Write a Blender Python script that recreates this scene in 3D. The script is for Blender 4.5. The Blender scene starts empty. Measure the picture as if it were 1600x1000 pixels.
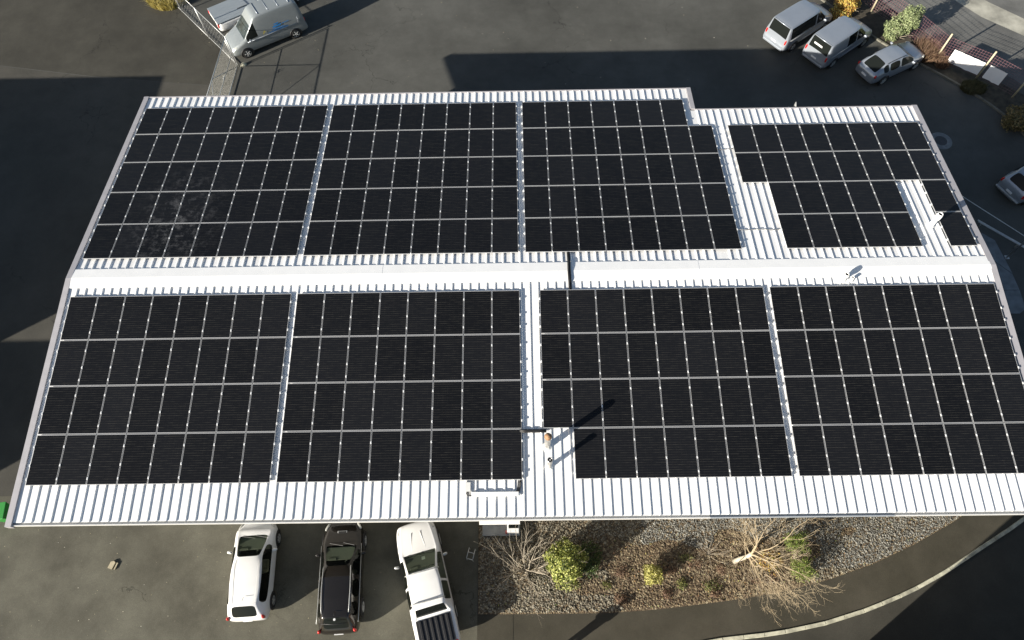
import bpy, bmesh, math, random
from mathutils import Vector, Matrix, Euler
R = math.radians
rnd = random.Random(7)
S = bpy.context.scene
COL = S.collection

# ------------------------------------------------------------------ helpers
class MB:
    """collects verts and faces of ONE mesh"""
    def __init__(s): s.v = []; s.f = []; s.m = []
    def add(s, vs, fs, m=0):
        n = len(s.v); s.v += [tuple(p) for p in vs]
        for f in fs: s.f.append(tuple(i + n for i in f)); s.m.append(m)
    def box(s, c, d, m=0, rz=0, M=None):
        x, y, z = d[0] / 2, d[1] / 2, d[2] / 2
        vs = [Vector((a * x, b * y, e * z)) for e in (-1, 1) for b in (-1, 1) for a in (-1, 1)]
        if rz: r = Matrix.Rotation(rz, 3, 'Z'); vs = [r @ p for p in vs]
        if M: vs = [M @ p for p in vs]
        vs = [p + Vector(c) for p in vs]
        s.add(vs, [(0, 2, 3, 1), (4, 5, 7, 6), (0, 1, 5, 4), (2, 6, 7, 3), (0, 4, 6, 2), (1, 3, 7, 5)], m)
    def prism(s, poly, z0, z1, m=0, bottom=True):
        n = len(poly)
        vs = [(x, y, z0) for x, y in poly] + [(x, y, z1) for x, y in poly]
        fs = [tuple(range(n, 2 * n))] + [(i, (i + 1) % n, n + (i + 1) % n, n + i) for i in range(n)]
        if bottom: fs.append(tuple(reversed(range(n))))
        s.add(vs, fs, m)
    def tube(s, pts, rs, n=8, m=0, cap=True):
        pts = [Vector(p) for p in pts]
        if not isinstance(rs, (list, tuple)): rs = [rs] * len(pts)
        vs = []; fs = []; k = len(pts)
        up = None
        for i, p in enumerate(pts):
            t = (pts[min(i + 1, k - 1)] - pts[max(i - 1, 0)])
            if t.length < 1e-9: t = Vector((0, 0, 1))
            t.normalize()
            if up is None: up = t.orthogonal().normalized()
            a = (up - t * up.dot(t))
            a = a.normalized() if a.length > 1e-6 else t.orthogonal().normalized()
            up = a; b = t.cross(a)
            for j in range(n):
                w = 2 * math.pi * j / n
                vs.append(p + (a * math.cos(w) + b * math.sin(w)) * rs[i])
        for i in range(k - 1):
            for j in range(n):
                fs.append((i * n + j, i * n + (j + 1) % n, (i + 1) * n + (j + 1) % n, (i + 1) * n + j))
        if cap:
            fs.append(tuple(reversed(range(n)))); fs.append(tuple((k - 1) * n + j for j in range(n)))
        s.add(vs, fs, m)
    def lathe(s, prof, n=20, m=0, M=None):
        vs = []; fs = []; k = len(prof)
        for r, z in prof:
            for j in range(n):
                w = 2 * math.pi * j / n
                p = Vector((r * math.cos(w), r * math.sin(w), z)); vs.append(M @ p if M else p)
        for i in range(k - 1):
            for j in range(n):
                fs.append((i * n + j, i * n + (j + 1) % n, (i + 1) * n + (j + 1) % n, (i + 1) * n + j))
        s.add(vs, fs, m)

def obj(name, mb, mat, parent=None, smooth=False, loc=None, bevel=0):
    me = bpy.data.meshes.new(name)
    me.from_pydata(mb.v, [], mb.f); me.validate(); me.update()
    mats = mat if isinstance(mat, (list, tuple)) else [mat]
    for m in mats: me.materials.append(m)
    if len(mats) > 1 and len(me.polygons) == len(mb.m): me.polygons.foreach_set('material_index', mb.m)
    if smooth: me.polygons.foreach_set('use_smooth', [True] * len(me.polygons))
    o = bpy.data.objects.new(name, me); COL.objects.link(o)
    if parent: o.parent = parent
    if loc: o.location = loc
    if bevel:
        b = o.modifiers.new('bevel', 'BEVEL'); b.width = bevel; b.segments = 2; b.limit_method = 'ANGLE'
    return o
def tag(o, label, cat, group=None):
    o['label'] = label; o['category'] = cat
    if group: o['group'] = group
    return o
def struct(o, kind='structure'): o['kind'] = kind; return o
def thing(name, label, cat, loc=(0, 0, 0), rz=0, group=None):
    o = bpy.data.objects.new(name, None); COL.objects.link(o)
    o.empty_display_size = .2; o.location = loc; o.rotation_euler = (0, 0, rz)
    return tag(o, label, cat, group)

# ------------------------------------------------------------------ materials
def newmat(name):
    m = bpy.data.materials.new(name); m.use_nodes = True
    nt = m.node_tree; b = nt.nodes['Principled BSDF']; return m, nt, b
def N(nt, t, **kw):
    n = nt.nodes.new(t)
    for k, v in kw.items(): setattr(n, k, v)
    return n
def plain(name, col, rough=.5, metal=0, noise=0, scale=8, coat=0, spec=.5):
    m, nt, b = newmat(name)
    b.inputs['Base Color'].default_value = (*col, 1); b.inputs['Roughness'].default_value = rough
    b.inputs['Metallic'].default_value = metal; b.inputs['Coat Weight'].default_value = coat
    b.inputs['Specular IOR Level'].default_value = spec
    if noise:
        tc = N(nt, 'ShaderNodeTexCoord'); nz = N(nt, 'ShaderNodeTexNoise')
        nz.inputs['Scale'].default_value = scale; nz.inputs['Detail'].default_value = 6
        nt.links.new(tc.outputs['Object'], nz.inputs['Vector'])
        r = N(nt, 'ShaderNodeValToRGB')
        r.color_ramp.elements[0].position = .3; r.color_ramp.elements[1].position = .7
        r.color_ramp.elements[0].color = (*[c * (1 - noise) for c in col], 1)
        r.color_ramp.elements[1].color = (*[min(1, c * (1 + noise)) for c in col], 1)
        nt.links.new(nz.outputs['Fac'], r.inputs['Fac']); nt.links.new(r.outputs['Color'], b.inputs['Base Color'])
    return m
def ramp(nt, stops):
    r = N(nt, 'ShaderNodeValToRGB'); e = r.color_ramp.elements
    while len(e) < len(stops): e.new(.5)
    for i, (p, c) in enumerate(stops): e[i].position = p; e[i].color = (*c, 1)
    return r
def island(name, stops, rough=.8, sss=0, bump=False):
    """each leaf / stone / twig island gets its own colour"""
    m, nt, b = newmat(name)
    g = N(nt, 'ShaderNodeNewGeometry'); r = ramp(nt, stops)
    nt.links.new(g.outputs['Random Per Island'], r.inputs['Fac'])
    nt.links.new(r.outputs['Color'], b.inputs['Base Color']); b.inputs['Roughness'].default_value = rough
    if sss:
        tr = N(nt, 'ShaderNodeBsdfTranslucent'); mx = N(nt, 'ShaderNodeMixShader'); mx.inputs[0].default_value = sss
        nt.links.new(r.outputs['Color'], tr.inputs['Color'])
        nt.links.new(b.outputs[0], mx.inputs[1]); nt.links.new(tr.outputs[0], mx.inputs[2])
        nt.links.new(mx.outputs[0], nt.nodes['Material Output'].inputs['Surface'])
    return m
def asphalt(name, dark, light, big=.12, speck=.5, cracks=True):
    m, nt, b = newmat(name); L = nt.links.new
    tc = N(nt, 'ShaderNodeTexCoord')
    def noise(sc, det=5, rough=.6):
        n = N(nt, 'ShaderNodeTexNoise'); n.inputs['Scale'].default_value = sc; n.inputs['Detail'].default_value = det
        n.inputs['Roughness'].default_value = rough; L(tc.outputs['Object'], n.inputs['Vector']); return n
    a = noise(big, 8, .65); ra = ramp(nt, [(.36, dark), (.64, light)]); L(a.outputs['Fac'], ra.inputs['Fac'])
    c = noise(1.1, 8, .7); rc = ramp(nt, [(.3, (.84, .84, .84)), (.7, (1.12, 1.12, 1.12))]); L(c.outputs['Fac'], rc.inputs['Fac'])
    mul = N(nt, 'ShaderNodeMix', data_type='RGBA', blend_type='MULTIPLY'); mul.inputs[0].default_value = .8
    L(ra.outputs['Color'], mul.inputs[6]); L(rc.outputs['Color'], mul.inputs[7])
    f = noise(28, 3, .8); rf = ramp(nt, [(.3, (.55, .55, .55)), (.62, (1.15, 1.15, 1.15)), (.74, (2.1, 2.05, 1.95))]); L(f.outputs['Fac'], rf.inputs['Fac'])
    m2 = N(nt, 'ShaderNodeMix', data_type='RGBA', blend_type='MULTIPLY'); m2.inputs[0].default_value = speck
    L(mul.outputs[2], m2.inputs[6]); L(rf.outputs['Color'], m2.inputs[7])
    out = m2.outputs[2]
    if cracks:
        v = N(nt, 'ShaderNodeTexVoronoi', feature='DISTANCE_TO_EDGE'); v.inputs['Scale'].default_value = .22
        w = noise(.9, 4); mp = N(nt, 'ShaderNodeMix', data_type='RGBA', blend_type='LINEAR_LIGHT'); mp.inputs[0].default_value = .9
        L(tc.outputs['Object'], mp.inputs[6]); L(w.outputs['Color'], mp.inputs[7]); L(mp.outputs[2], v.inputs['Vector'])
        rv = ramp(nt, [(0, (.45, .45, .45)), (.006, (1, 1, 1))]); L(v.outputs['Distance'], rv.inputs['Fac'])
        gate = noise(.16, 2); rg = ramp(nt, [(.52, (0, 0, 0)), (.6, (1, 1, 1))]); L(gate.outputs['Fac'], rg.inputs['Fac'])
        m3 = N(nt, 'ShaderNodeMix', data_type='RGBA', blend_type='MULTIPLY')
        L(rg.outputs['Color'], m3.inputs[0]); L(out, m3.inputs[6]); L(rv.outputs['Color'], m3.inputs[7]); out = m3.outputs[2]
    L(out, b.inputs['Base Color'])
    b.inputs['Roughness'].default_value = .85; b.inputs['Specular IOR Level'].default_value = .3
    bp = N(nt, 'ShaderNodeBump'); bp.inputs['Strength'].default_value = .5; bp.inputs['Distance'].default_value = .011
    L(f.outputs['Fac'], bp.inputs['Height']); L(bp.outputs['Normal'], b.inputs['Normal'])
    return m
def roofmat(name, col):
    m, nt, b = newmat(name); L = nt.links.new
    tc = N(nt, 'ShaderNodeTexCoord'); mp = N(nt, 'ShaderNodeMapping'); mp.inputs['Scale'].default_value = (3, .25, 1)
    L(tc.outputs['Object'], mp.inputs['Vector'])
    n = N(nt, 'ShaderNodeTexNoise'); n.inputs['Scale'].default_value = 1; n.inputs['Detail'].default_value = 7; L(mp.outputs[0], n.inputs['Vector'])
    r = ramp(nt, [(.3, tuple(c * .86 for c in col)), (.62, col)]); L(n.outputs['Fac'], r.inputs['Fac'])
    L(r.outputs['Color'], b.inputs['Base Color']); b.inputs['Roughness'].default_value = .45
    return m
def panelmat(name, base, dust=0):
    m, nt, b = newmat(name); L = nt.links.new
    tc = N(nt, 'ShaderNodeTexCoord'); sx = N(nt, 'ShaderNodeSeparateXYZ'); L(tc.outputs['Object'], sx.inputs[0])
    def M(op, a, c=None):
        n = N(nt, 'ShaderNodeMath', operation=op)
        for i, q in enumerate((a, c)):
            if q is None: continue
            if isinstance(q, (int, float)): n.inputs[i].default_value = q
            else: L(q, n.inputs[i])
        return n.outputs[0]
    def lines(src, pitch, w):
        fr = M('FRACT', M('ADD', M('DIVIDE', src, pitch), 100.5 if True else 0))
        return M('LESS_THAN', M('ABSOLUTE', M('SUBTRACT', fr, .5)), w)
    h = lines(sx.outputs['Y'], .0935, .055)          # half-cell gaps across
    v = lines(sx.outputs['X'], .1835, .014)          # cell gaps down
    g = N(nt, 'ShaderNodeTexNoise'); g.inputs['Scale'].default_value = 9; g.inputs['Detail'].default_value = 4
    geo = N(nt, 'ShaderNodeNewGeometry'); mpg = N(nt, 'ShaderNodeMapping'); mpg.inputs['Scale'].default_value = (.35, 3.2, 1); L(geo.outputs['Position'], mpg.inputs['Vector']); L(mpg.outputs[0], g.inputs['Vector'])
    gst = ramp(nt, [(.38, (.12, .12, .12)), (.66, (1, 1, 1))]); L(g.outputs['Fac'], gst.inputs['Fac'])
    gl = M('MULTIPLY', M('MAXIMUM', h, M('MULTIPLY', v, .3)), gst.outputs['Color'])
    mx = N(nt, 'ShaderNodeMix', data_type='RGBA'); L(gl, mx.inputs[0])
    oi = N(nt, 'ShaderNodeObjectInfo')
    rr = ramp(nt, [(0, tuple(c * .75 for c in base)), (1, tuple(c * 1.3 for c in base))]); L(oi.outputs['Random'], rr.inputs['Fac'])
    L(rr.outputs['Color'], mx.inputs[6]); mx.inputs[7].default_value = (.050, .048, .042, 1)
    out = mx.outputs[2]
    n2 = N(nt, 'ShaderNodeTexNoise'); n2.inputs['Scale'].default_value = 2.6; n2.inputs['Detail'].default_value = 9; n2.inputs['Roughness'].default_value = .75
    L(geo.outputs['Position'], n2.inputs['Vector'])
    vm = N(nt, 'ShaderNodeVectorMath', operation='SUBTRACT'); L(geo.outputs['Position'], vm.inputs[0]); vm.inputs[1].default_value = (3.4, 3.0, 0)
    vs_ = N(nt, 'ShaderNodeVectorMath', operation='MULTIPLY'); L(vm.outputs[0], vs_.inputs[0]); vs_.inputs[1].default_value = (.42, .26, 0)
    vl = N(nt, 'ShaderNodeVectorMath', operation='LENGTH'); L(vs_.outputs[0], vl.inputs[0])
    soft = ramp(nt, [(.1, (1, 1, 1)), (1, (0, 0, 0))]); L(vl.outputs['Value'], soft.inputs['Fac'])
    rd = ramp(nt, [(.50, (0, 0, 0)), (.74, (1, 1, 1))]); L(n2.outputs['Fac'], rd.inputs['Fac'])
    rf = ramp(nt, [(.66, (0, 0, 0)), (.86, (1, 1, 1))]); L(n2.outputs['Fac'], rf.inputs['Fac'])
    amount = M('MAXIMUM', M('MULTIPLY', M('MULTIPLY', rd.outputs['Color'], soft.outputs['Color']), .75), M('MULTIPLY', rf.outputs['Color'], .3))
    m4 = N(nt, 'ShaderNodeMix', data_type='RGBA'); L(amount, m4.inputs[0])
    L(out, m4.inputs[6]); m4.inputs[7].default_value = (.16, .16, .165, 1)
    L(m4.outputs[2], b.inputs['Base Color'])
    b.inputs['Roughness'].default_value = .3; b.inputs['Specular IOR Level'].default_value = .17
    return m

M_white = roofmat('white_roof_paint', (.80, .80, .79))
M_cap = plain('white_cap_paint', (.8, .8, .79), .45, noise=.03, scale=2)
M_barge = plain('grey_barge_paint', (.34, .33, .345), .5, noise=.06, scale=3)
M_gut = plain('pale_gutter_paint', (.62, .62, .6), .4, noise=.05, scale=2)
M_gut2 = plain('blue_grey_gutter', (.33, .36, .39), .35, noise=.05, scale=2)  # on the gutter this tone is a painted reflection; on the vans plain trim
M_clad = plain('grey_cladding', (.20, .20, .195), .6, noise=.06, scale=1.5)
M_alu = plain('aluminium', (.74, .75, .75), .45, .15)
M_alu2 = plain('anodised_frame', (.39, .395, .40), .5, .2)
M_panel = panelmat('black_cells', (.0070, .0074, .0088)); M_panel_d = panelmat('dusty_cells', (.0070, .0074, .0088), 1)
M_black = plain('black_plastic', (.015, .015, .016), .5)
M_rubber = plain('rubber', (.02, .02, .02), .85)
M_galv = plain('galvanised_steel', (.50, .51, .50), .45, .55, noise=.12, scale=9)
M_glass = plain('tinted_glass', (.010, .012, .011), .06, 0, spec=.13)
M_cabglass = plain('greenish_windscreen', (.034, .042, .034), .06, 0, noise=.8, scale=4.5, spec=.3)
M_oliveglass = plain('olive_windscreen', (.075, .08, .05), .06, 0, noise=.5, scale=5, spec=.3)
M_rust = plain('rusty_steel', (.30, .17, .09), .75, .2, noise=.35, scale=14)
M_steel = plain('flue_steel', (.42, .41, .39), .35, .7, noise=.2, scale=12)
M_vent = plain('white_vent_plastic', (.78, .78, .76), .4)
M_dark = plain('dark_opening', (.01, .01, .01), .9)
M_red = plain('red_lamp', (.55, .02, .015), .25, coat=.5)
M_lamp = plain('clear_lamp', (.55, .55, .50), .15, .2, coat=.6)
M_conc = plain('concrete', (.30, .30, .28), .85, noise=.2, scale=3)
M_kerb = plain('kerb_stone', (.40, .39, .30), .85, noise=.45, scale=3)
M_slab = plain('concrete_slab', (.15, .165, .175), .85, noise=.25, scale=2.5)
M_wood = plain('weathered_wood', (.42, .37, .25), .8, noise=.2, scale=6)
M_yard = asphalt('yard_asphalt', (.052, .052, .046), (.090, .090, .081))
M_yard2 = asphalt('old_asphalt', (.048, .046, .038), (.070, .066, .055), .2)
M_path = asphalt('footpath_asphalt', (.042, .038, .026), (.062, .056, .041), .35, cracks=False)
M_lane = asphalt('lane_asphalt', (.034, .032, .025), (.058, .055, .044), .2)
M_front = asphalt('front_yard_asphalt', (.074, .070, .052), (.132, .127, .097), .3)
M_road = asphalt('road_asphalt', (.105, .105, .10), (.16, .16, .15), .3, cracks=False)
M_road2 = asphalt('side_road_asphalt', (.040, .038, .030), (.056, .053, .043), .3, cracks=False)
M_pale = plain('pale_worn_verge', (.32, .31, .26), .9, noise=.35, scale=1.2)
M_soil = plain('dark_soil', (.045, .038, .026), .95, noise=.5, scale=3)
M_green = plain('green_paint', (.03, .25, .04), .5)
def paint(name, col, metal=0, rough=.35): return plain(name, col, rough, metal, noise=.04, scale=1.5, coat=.5)
def seethrough(name, tint, clear):
    m, nt, b = newmat(name); b.inputs['Base Color'].default_value = (.012, .014, .012, 1); b.inputs['Roughness'].default_value = .05; b.inputs['Specular IOR Level'].default_value = .35
    t = N(nt, 'ShaderNodeBsdfTransparent'); t.inputs['Color'].default_value = (*tint, 1); mx = N(nt, 'ShaderNodeMixShader'); mx.inputs[0].default_value = clear
    nt.links.new(b.outputs[0], mx.inputs[1]); nt.links.new(t.outputs[0], mx.inputs[2]); nt.links.new(mx.outputs[0], nt.nodes['Material Output'].inputs['Surface']); return m
M_clear = seethrough('clear_windscreen', (.78, .86, .74), .9); M_side = seethrough('tinted_side_glass', (.30, .32, .29), .7)
M_seat = plain('seat_fabric', (.30, .29, .25), .9, noise=.2, scale=10); M_seat2 = plain('pale_seat_fabric', (.55, .54, .46), .9, noise=.2, scale=10); M_dash = plain('dashboard', (.17, .17, .15), .7)
P_white = paint('white_car_paint', (.78, .78, .76)); P_silver = paint('silver_car_paint', (.30, .33, .37), .42, .32)
P_silver2 = paint('grey_silver_paint', (.26, .285, .29), .25, .36); P_lid = paint('grey_lid_paint', (.24, .27, .29), .1, .5); P_dark = plain('dark_brown_black_paint', (.012, .010, .008), .2, 0, coat=.4)

# ------------------------------------------------------------------ camera, light
RZ = 7.4
cam = bpy.data.cameras.new('camera'); co = bpy.data.objects.new('camera', cam); COL.objects.link(co)
def camrot(p, y, r):
    f = Vector((0, math.cos(p), -math.sin(p))); u = Vector((0, math.sin(p), math.cos(p))); x = Vector((1, 0, 0))
    Z = Matrix.Rotation(y, 3, 'Z'); f, u, x = Z @ f, Z @ u, Z @ x
    c, s = math.cos(r), math.sin(r)
    return x * c + u * s, u * c - x * s, f
x, u, f = camrot(R(62.97984), R(1.04353), R(-1.73605))
co.matrix_world = Matrix(((x.x, u.x, -f.x, 18.5776), (x.y, u.y, -f.y, -14.7835), (x.z, u.z, -f.z, 31.983), (0, 0, 0, 1)))
cam.sensor_width = 36; cam.lens = 36 * 1064.62 / 1600; cam.clip_end = 3000; cam.clip_start = .5
S.camera = co
AZ, EL = R(33.2), R(19.3)
sd = Vector((math.cos(EL) * math.cos(AZ), math.cos(EL) * math.sin(AZ), -math.sin(EL)))
sl = bpy.data.lights.new('sun', 'SUN'); sl.energy = 4.6; sl.angle = R(.5); sl.color = (1, .93, .82)
so = bpy.data.objects.new('sun', sl); COL.objects.link(so); so.location = (0, 0, 60); so.rotation_euler = sd.to_track_quat('-Z', 'Y').to_euler()
w = bpy.data.worlds.new('World'); S.world = w; w.use_nodes = True
sky = w.node_tree.nodes.new('ShaderNodeTexSky'); sky.sky_type = 'NISHITA'; sky.sun_disc = False
sky.sun_elevation = EL; sky.sun_rotation = math.atan2(-sd.x, -sd.y); sky.altitude = 50; sky.ozone_density = .9; sky.dust_density = 1.2
bg = w.node_tree.nodes['Background']; bg.inputs['Strength'].default_value = .052
w.node_tree.links.new(sky.outputs[0], bg.inputs['Color'])
S.view_settings.view_transform = 'Standard'; S.view_settings.look = 'None'; S.view_settings.exposure = 1.3; S.view_settings.gamma = 1

# ------------------------------------------------------------------ ground
mb = MB(); mb.add([(-300, -300, 0), (350, -300, 0), (350, 300, 0), (-300, 300, 0)], [(0, 1, 2, 3)])
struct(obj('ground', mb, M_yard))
def sheet(name, poly, z, mat, kind='structure'):
    m = MB(); m.add([(a, b, z) for a, b in poly], [tuple(range(len(poly)))]); return struct(obj(name, m, mat), kind)
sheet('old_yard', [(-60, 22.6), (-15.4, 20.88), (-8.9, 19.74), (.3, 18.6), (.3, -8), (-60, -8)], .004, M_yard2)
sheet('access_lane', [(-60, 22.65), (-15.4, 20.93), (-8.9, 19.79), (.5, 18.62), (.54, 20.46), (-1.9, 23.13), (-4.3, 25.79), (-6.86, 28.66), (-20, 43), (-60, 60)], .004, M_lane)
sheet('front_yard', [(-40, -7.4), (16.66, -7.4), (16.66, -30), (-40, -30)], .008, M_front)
road_in = [(40.6, 60), (41.2, 32), (43.6, 26), (46.6, 21.4), (50.2, 18.2), (53.2, 14.2), (60, 2), (66, -20)]
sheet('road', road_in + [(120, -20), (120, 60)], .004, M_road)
band = [(44.5, 40), (46.2, 30.2), (48.3, 26.2), (50.0, 23.9), (52.6, 21.7), (56, 17.5), (61, 8)]
sheet('road_verge', band + [(62.6, 8.6), (57.4, 18.4), (53.9, 22.6), (51.0, 25.3), (49.6, 27.2), (47.6, 31), (46.0, 40)], .008, M_pale)
strip_in = [(38.6, 27.5), (40.2, 25.2), (42.49, 21.91), (44.2, 20.1), (45.79, 18.56), (47.3, 17.0), (48.58, 15.23), (50.2, 11.5), (51.6, 6), (52.2, -4)]
sheet('planting_strip', strip_in + [(58.6, -4), (56.5, 4), (53.2, 12), (50.6, 16.6), (48.3, 18.9), (46.2, 20.5), (43.4, 25), (41, 30)], .012, M_soil)
def kerb_run(name, pts, wd, h, mat, seglen=.9, gap=.012):
    """a run of kerb stones along a polyline, one mesh, small joints"""
    m = MB(); P = [Vector((*p, 0)) for p in pts]
    d = [0]
    for a, b in zip(P, P[1:]): d.append(d[-1] + (b - a).length)
    def at(t):
        for i in range(len(P) - 1):
            if t <= d[i + 1] or i == len(P) - 2: return P[i].lerp(P[i + 1], (t - d[i]) / (d[i + 1] - d[i]))
    t = 0
    while t < d[-1] - .05:
        t1 = min(t + seglen, d[-1]); a, b = at(t + gap), at(t1 - gap); n = (b - a).normalized(); q = Vector((-n.y, n.x, 0)) * wd / 2
        j = rnd.uniform(-.006, .006)
        c1, c2 = q * .8, q
        vs = [a - c2, b - c2, b + c2, a + c2, a - c1 + Vector((0, 0, h + j)), b - c1 + Vector((0, 0, h + j)), b + c1 + Vector((0, 0, h + j)), a + c1 + Vector((0, 0, h + j))]
        m.add(vs, [(4, 5, 6, 7), (0, 1, 5, 4), (2, 3, 7, 6), (1, 2, 6, 5), (3, 0, 4, 7)]); t = t1
    return struct(obj(name, m, mat))
kerb_run('strip_kerb', strip_in, .15, .1, plain('old_kerb', (.13, .125, .1), .9, noise=.3, scale=3))
# footpath, kerb and planted bed in front of the building
bed_edge = [(16.69, -12.73), (19.95, -12.74), (22.43, -12.73), (24.5, -12.6), (26.47, -12.41), (28.06, -12.23), (30.01, -11.94), (32.02, -11.49), (34.2, -10.83), (36.18, -10.04), (38.25, -9.06), (40.2, -7.9)]
kerb_pts = [(17.2, -14.6), (21.5, -14.45), (24.8, -14.15), (27.13, -13.8), (29.36, -13.6), (31.47, -13.23), (33.47, -12.70), (35.46, -12.0), (37.16, -11.24), (38.73, -10.41), (41.10, -9.18), (44.5, -7.0), (48, -4.4)]
# half-width shift so that the measured line is the inner (path side) edge
pp = [(18.22, -12.72)] + bed_edge[1:] + [(43.5, -5.8), (46, -3.9), (48, -4.4)] + kerb_pts[::-1][1:-1] + [(18.22, -14.6)]
mm = MB(); mm.prism(pp, 0, .03); struct(obj('footpath', mm, M_path))
sheet('footpath', [(16.66, -12.73), (18.2, -12.73), (18.2, -14.6), (17.2, -14.6), (16.66, -16)], .012, M_path)
kerb_run('kerb', kerb_pts, .17, .085, M_kerb)
rp = [(17.2, -14.7)] + [(a + .05, b - .09) for a, b in kerb_pts[1:]] + [(60, -8), (60, -40), (17.2, -40)]
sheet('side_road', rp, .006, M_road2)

def gravelmat(name, stops, sc):
    m, nt, b = newmat(name); L = nt.links.new
    tc = N(nt, 'ShaderNodeTexCoord'); v = N(nt, 'ShaderNodeTexVoronoi'); v.inputs['Scale'].default_value = sc
    L(tc.outputs['Object'], v.inputs['Vector']); bw = N(nt, 'ShaderNodeSeparateColor'); L(v.outputs['Color'], bw.inputs[0])
    r = ramp(nt, stops); L(bw.outputs[0], r.inputs['Fac']); L(r.outputs['Color'], b.inputs['Base Color'])
    b.inputs['Roughness'].default_value = .9
    bp = N(nt, 'ShaderNodeBump'); bp.inputs['Strength'].default_value = .8; bp.inputs['Distance'].default_value = .03; bp.invert = True
    L(v.outputs['Distance'], bp.inputs['Height']); L(bp.outputs['Normal'], b.inputs['Normal'])
    return m
G_st = [(0, (.07, .068, .058)), (.5, (.15, .148, .128)), (1, (.30, .295, .26))]
B_st = [(0, (.05, .033, .018)), (.5, (.12, .085, .05)), (.85, (.20, .155, .09)), (1, (.30, .26, .17))]
T_st = [(0, (.07, .06, .042)), (.5, (.15, .132, .095)), (1, (.30, .275, .21))]
bedpoly = [(16.66, -8.25)] + bed_edge + [(40.2, -7.6), (38.3, -7.6), (38.3, -8.25)]
mm = MB(); mm.prism(bedpoly, 0, .05); struct(obj('planting_bed', mm, gravelmat('bed_earth', B_st, 16)))
def edge_y(xq):
    for (a, b), (c, d) in zip(bed_edge, bed_edge[1:]):
        if a <= xq <= c: return b + (d - b) * (xq - a) / (c - a)
    return -8
def mulch_zone(xq, yq):
    """brown bark mulch in the middle, stone elsewhere; wobbly limits"""
    wob = .25 * math.sin(xq * 2.3) + .2 * math.sin(yq * 4.1 + xq)
    top = -9.95 + .12 * (xq - 22) * .4 + wob if xq < 29 else -9.7 + wob
    left = 21.6 + wob * 2 + (.9 if yq < -12 else 0)
    right = 31.2 + wob * 1.5 + (yq + 11) * 1.2
    return yq < top and left < xq < right
def stones(name, n, keep, smin, smax, mat, flat=.7, z=.05, gap=0):
    m = MB(); k = 0; tries = 0
    while k < n and tries < n * 8:
        tries += 1
        xq = rnd.uniform(16.75, 39.6); yq = rnd.uniform(-12.72, -8.3)
        if yq < edge_y(xq) + .05 or not keep(xq, yq): continue
        s_ = rnd.uniform(smin, smax) * (1.5 if rnd.random() < .06 else 1); a = rnd.uniform(0, 6.28); c_, d_ = math.cos(a) * s_, math.sin(a) * s_
        e = rnd.uniform(.5, .95); h = s_ * flat * rnd.uniform(.5, 1.1)
        j = lambda: rnd.uniform(.75, 1.2)
        p = [(c_ * j(), d_ * j()), (-d_ * e * j(), c_ * e * j()), (-c_ * j(), -d_ * j()), (d_ * e * j(), -c_ * e * j())]
        zz = z + rnd.uniform(-.01, .02)
        vs = [(xq + q[0], yq + q[1], zz + h * .25) for q in p] + [(xq + rnd.uniform(-.3, .3) * s_, yq + rnd.uniform(-.3, .3) * s_, zz + h)] + [(xq + q[0] * .8, yq + q[1] * .8, zz - .01) for q in p]
        m.add(vs, [(0, 1, 4), (1, 2, 4), (2, 3, 4), (3, 0, 4), (5, 6, 1, 0), (6, 7, 2, 1), (7, 8, 3, 2), (8, 5, 0, 3)]); k += 1
    return struct(obj(name, m, mat), 'stuff')
fine = lambda a, b: not mulch_zone(a, b) and (b > -10.3 - .03 * (a - 20) and a > 24 or a > 31.5 and b > -11)
coarse = lambda a, b: not mulch_zone(a, b) and not fine(a, b)
stones('gravel', 10500, fine, .022, .05, island('grey_gravel', G_st))
stones('coarse_gravel', 8500, coarse, .024, .062, island('tan_gravel', T_st))
stones('bark_mulch', 9500, mulch_zone, .025, .07, island('bark_chips', B_st), .45)

# ------------------------------------------------------------------ the building
ANG = R(5.9837); CT, ST, TT = math.cos(ANG), math.sin(ANG), math.tan(ANG)
XL, XR, XS = -.33, 38.42, 27.45            # left gable, right gable, step in rear eave
YF, YB, YB2 = -9.86, 11.45, 9.85           # front eave, rear eave, stepped rear eave
def roofz(y): return RZ - abs(y) * TT
house = thing('warehouse', 'large warehouse with white ribbed metal roof under rows of solar panels', 'building', (0, 0, 0))
def wall_loop(y): return roofz(y) - .14
mb = MB()
yf, yb, yb2, xl, xr, xs = -8.2, 11.1, 9.5, 3.9, 38.05, 27.15
def wallface(p): mb.add(p, [tuple(range(len(p)))])
wallface([(xl, yf, 0), (xr, yf, 0), (xr, yf, wall_loop(yf)), (xl, yf, wall_loop(yf))])
wallface([(xs, yb, 0), (xl, yb, 0), (xl, yb, wall_loop(yb)), (xs, yb, wall_loop(yb))])
wallface([(xr, yb2, 0), (xs, yb2, 0), (xs, yb2, wall_loop(yb2)), (xr, yb2, wall_loop(yb2))])
wallface([(xs, yb2, 0), (xs, yb, 0), (xs, yb, wall_loop(yb)), (xs, yb2, wall_loop(yb2))])
wallface([(xl, yb, 0), (xl, yf, 0), (xl, yf, wall_loop(yf)), (xl, 0, wall_loop(0)), (xl, yb, wall_loop(yb))])
wallface([(xr, yf, 0), (xr, yb2, 0), (xr, yb2, wall_loop(yb2)), (xr, 0, wall_loop(0)), (xr, yf, wall_loop(yf))])
obj('wall', mb, M_clad, house)
RIB, RW, RT, RH = .3575, .052, .02, .042
X0RIB = 19.075                              # one measured rib position
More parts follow.
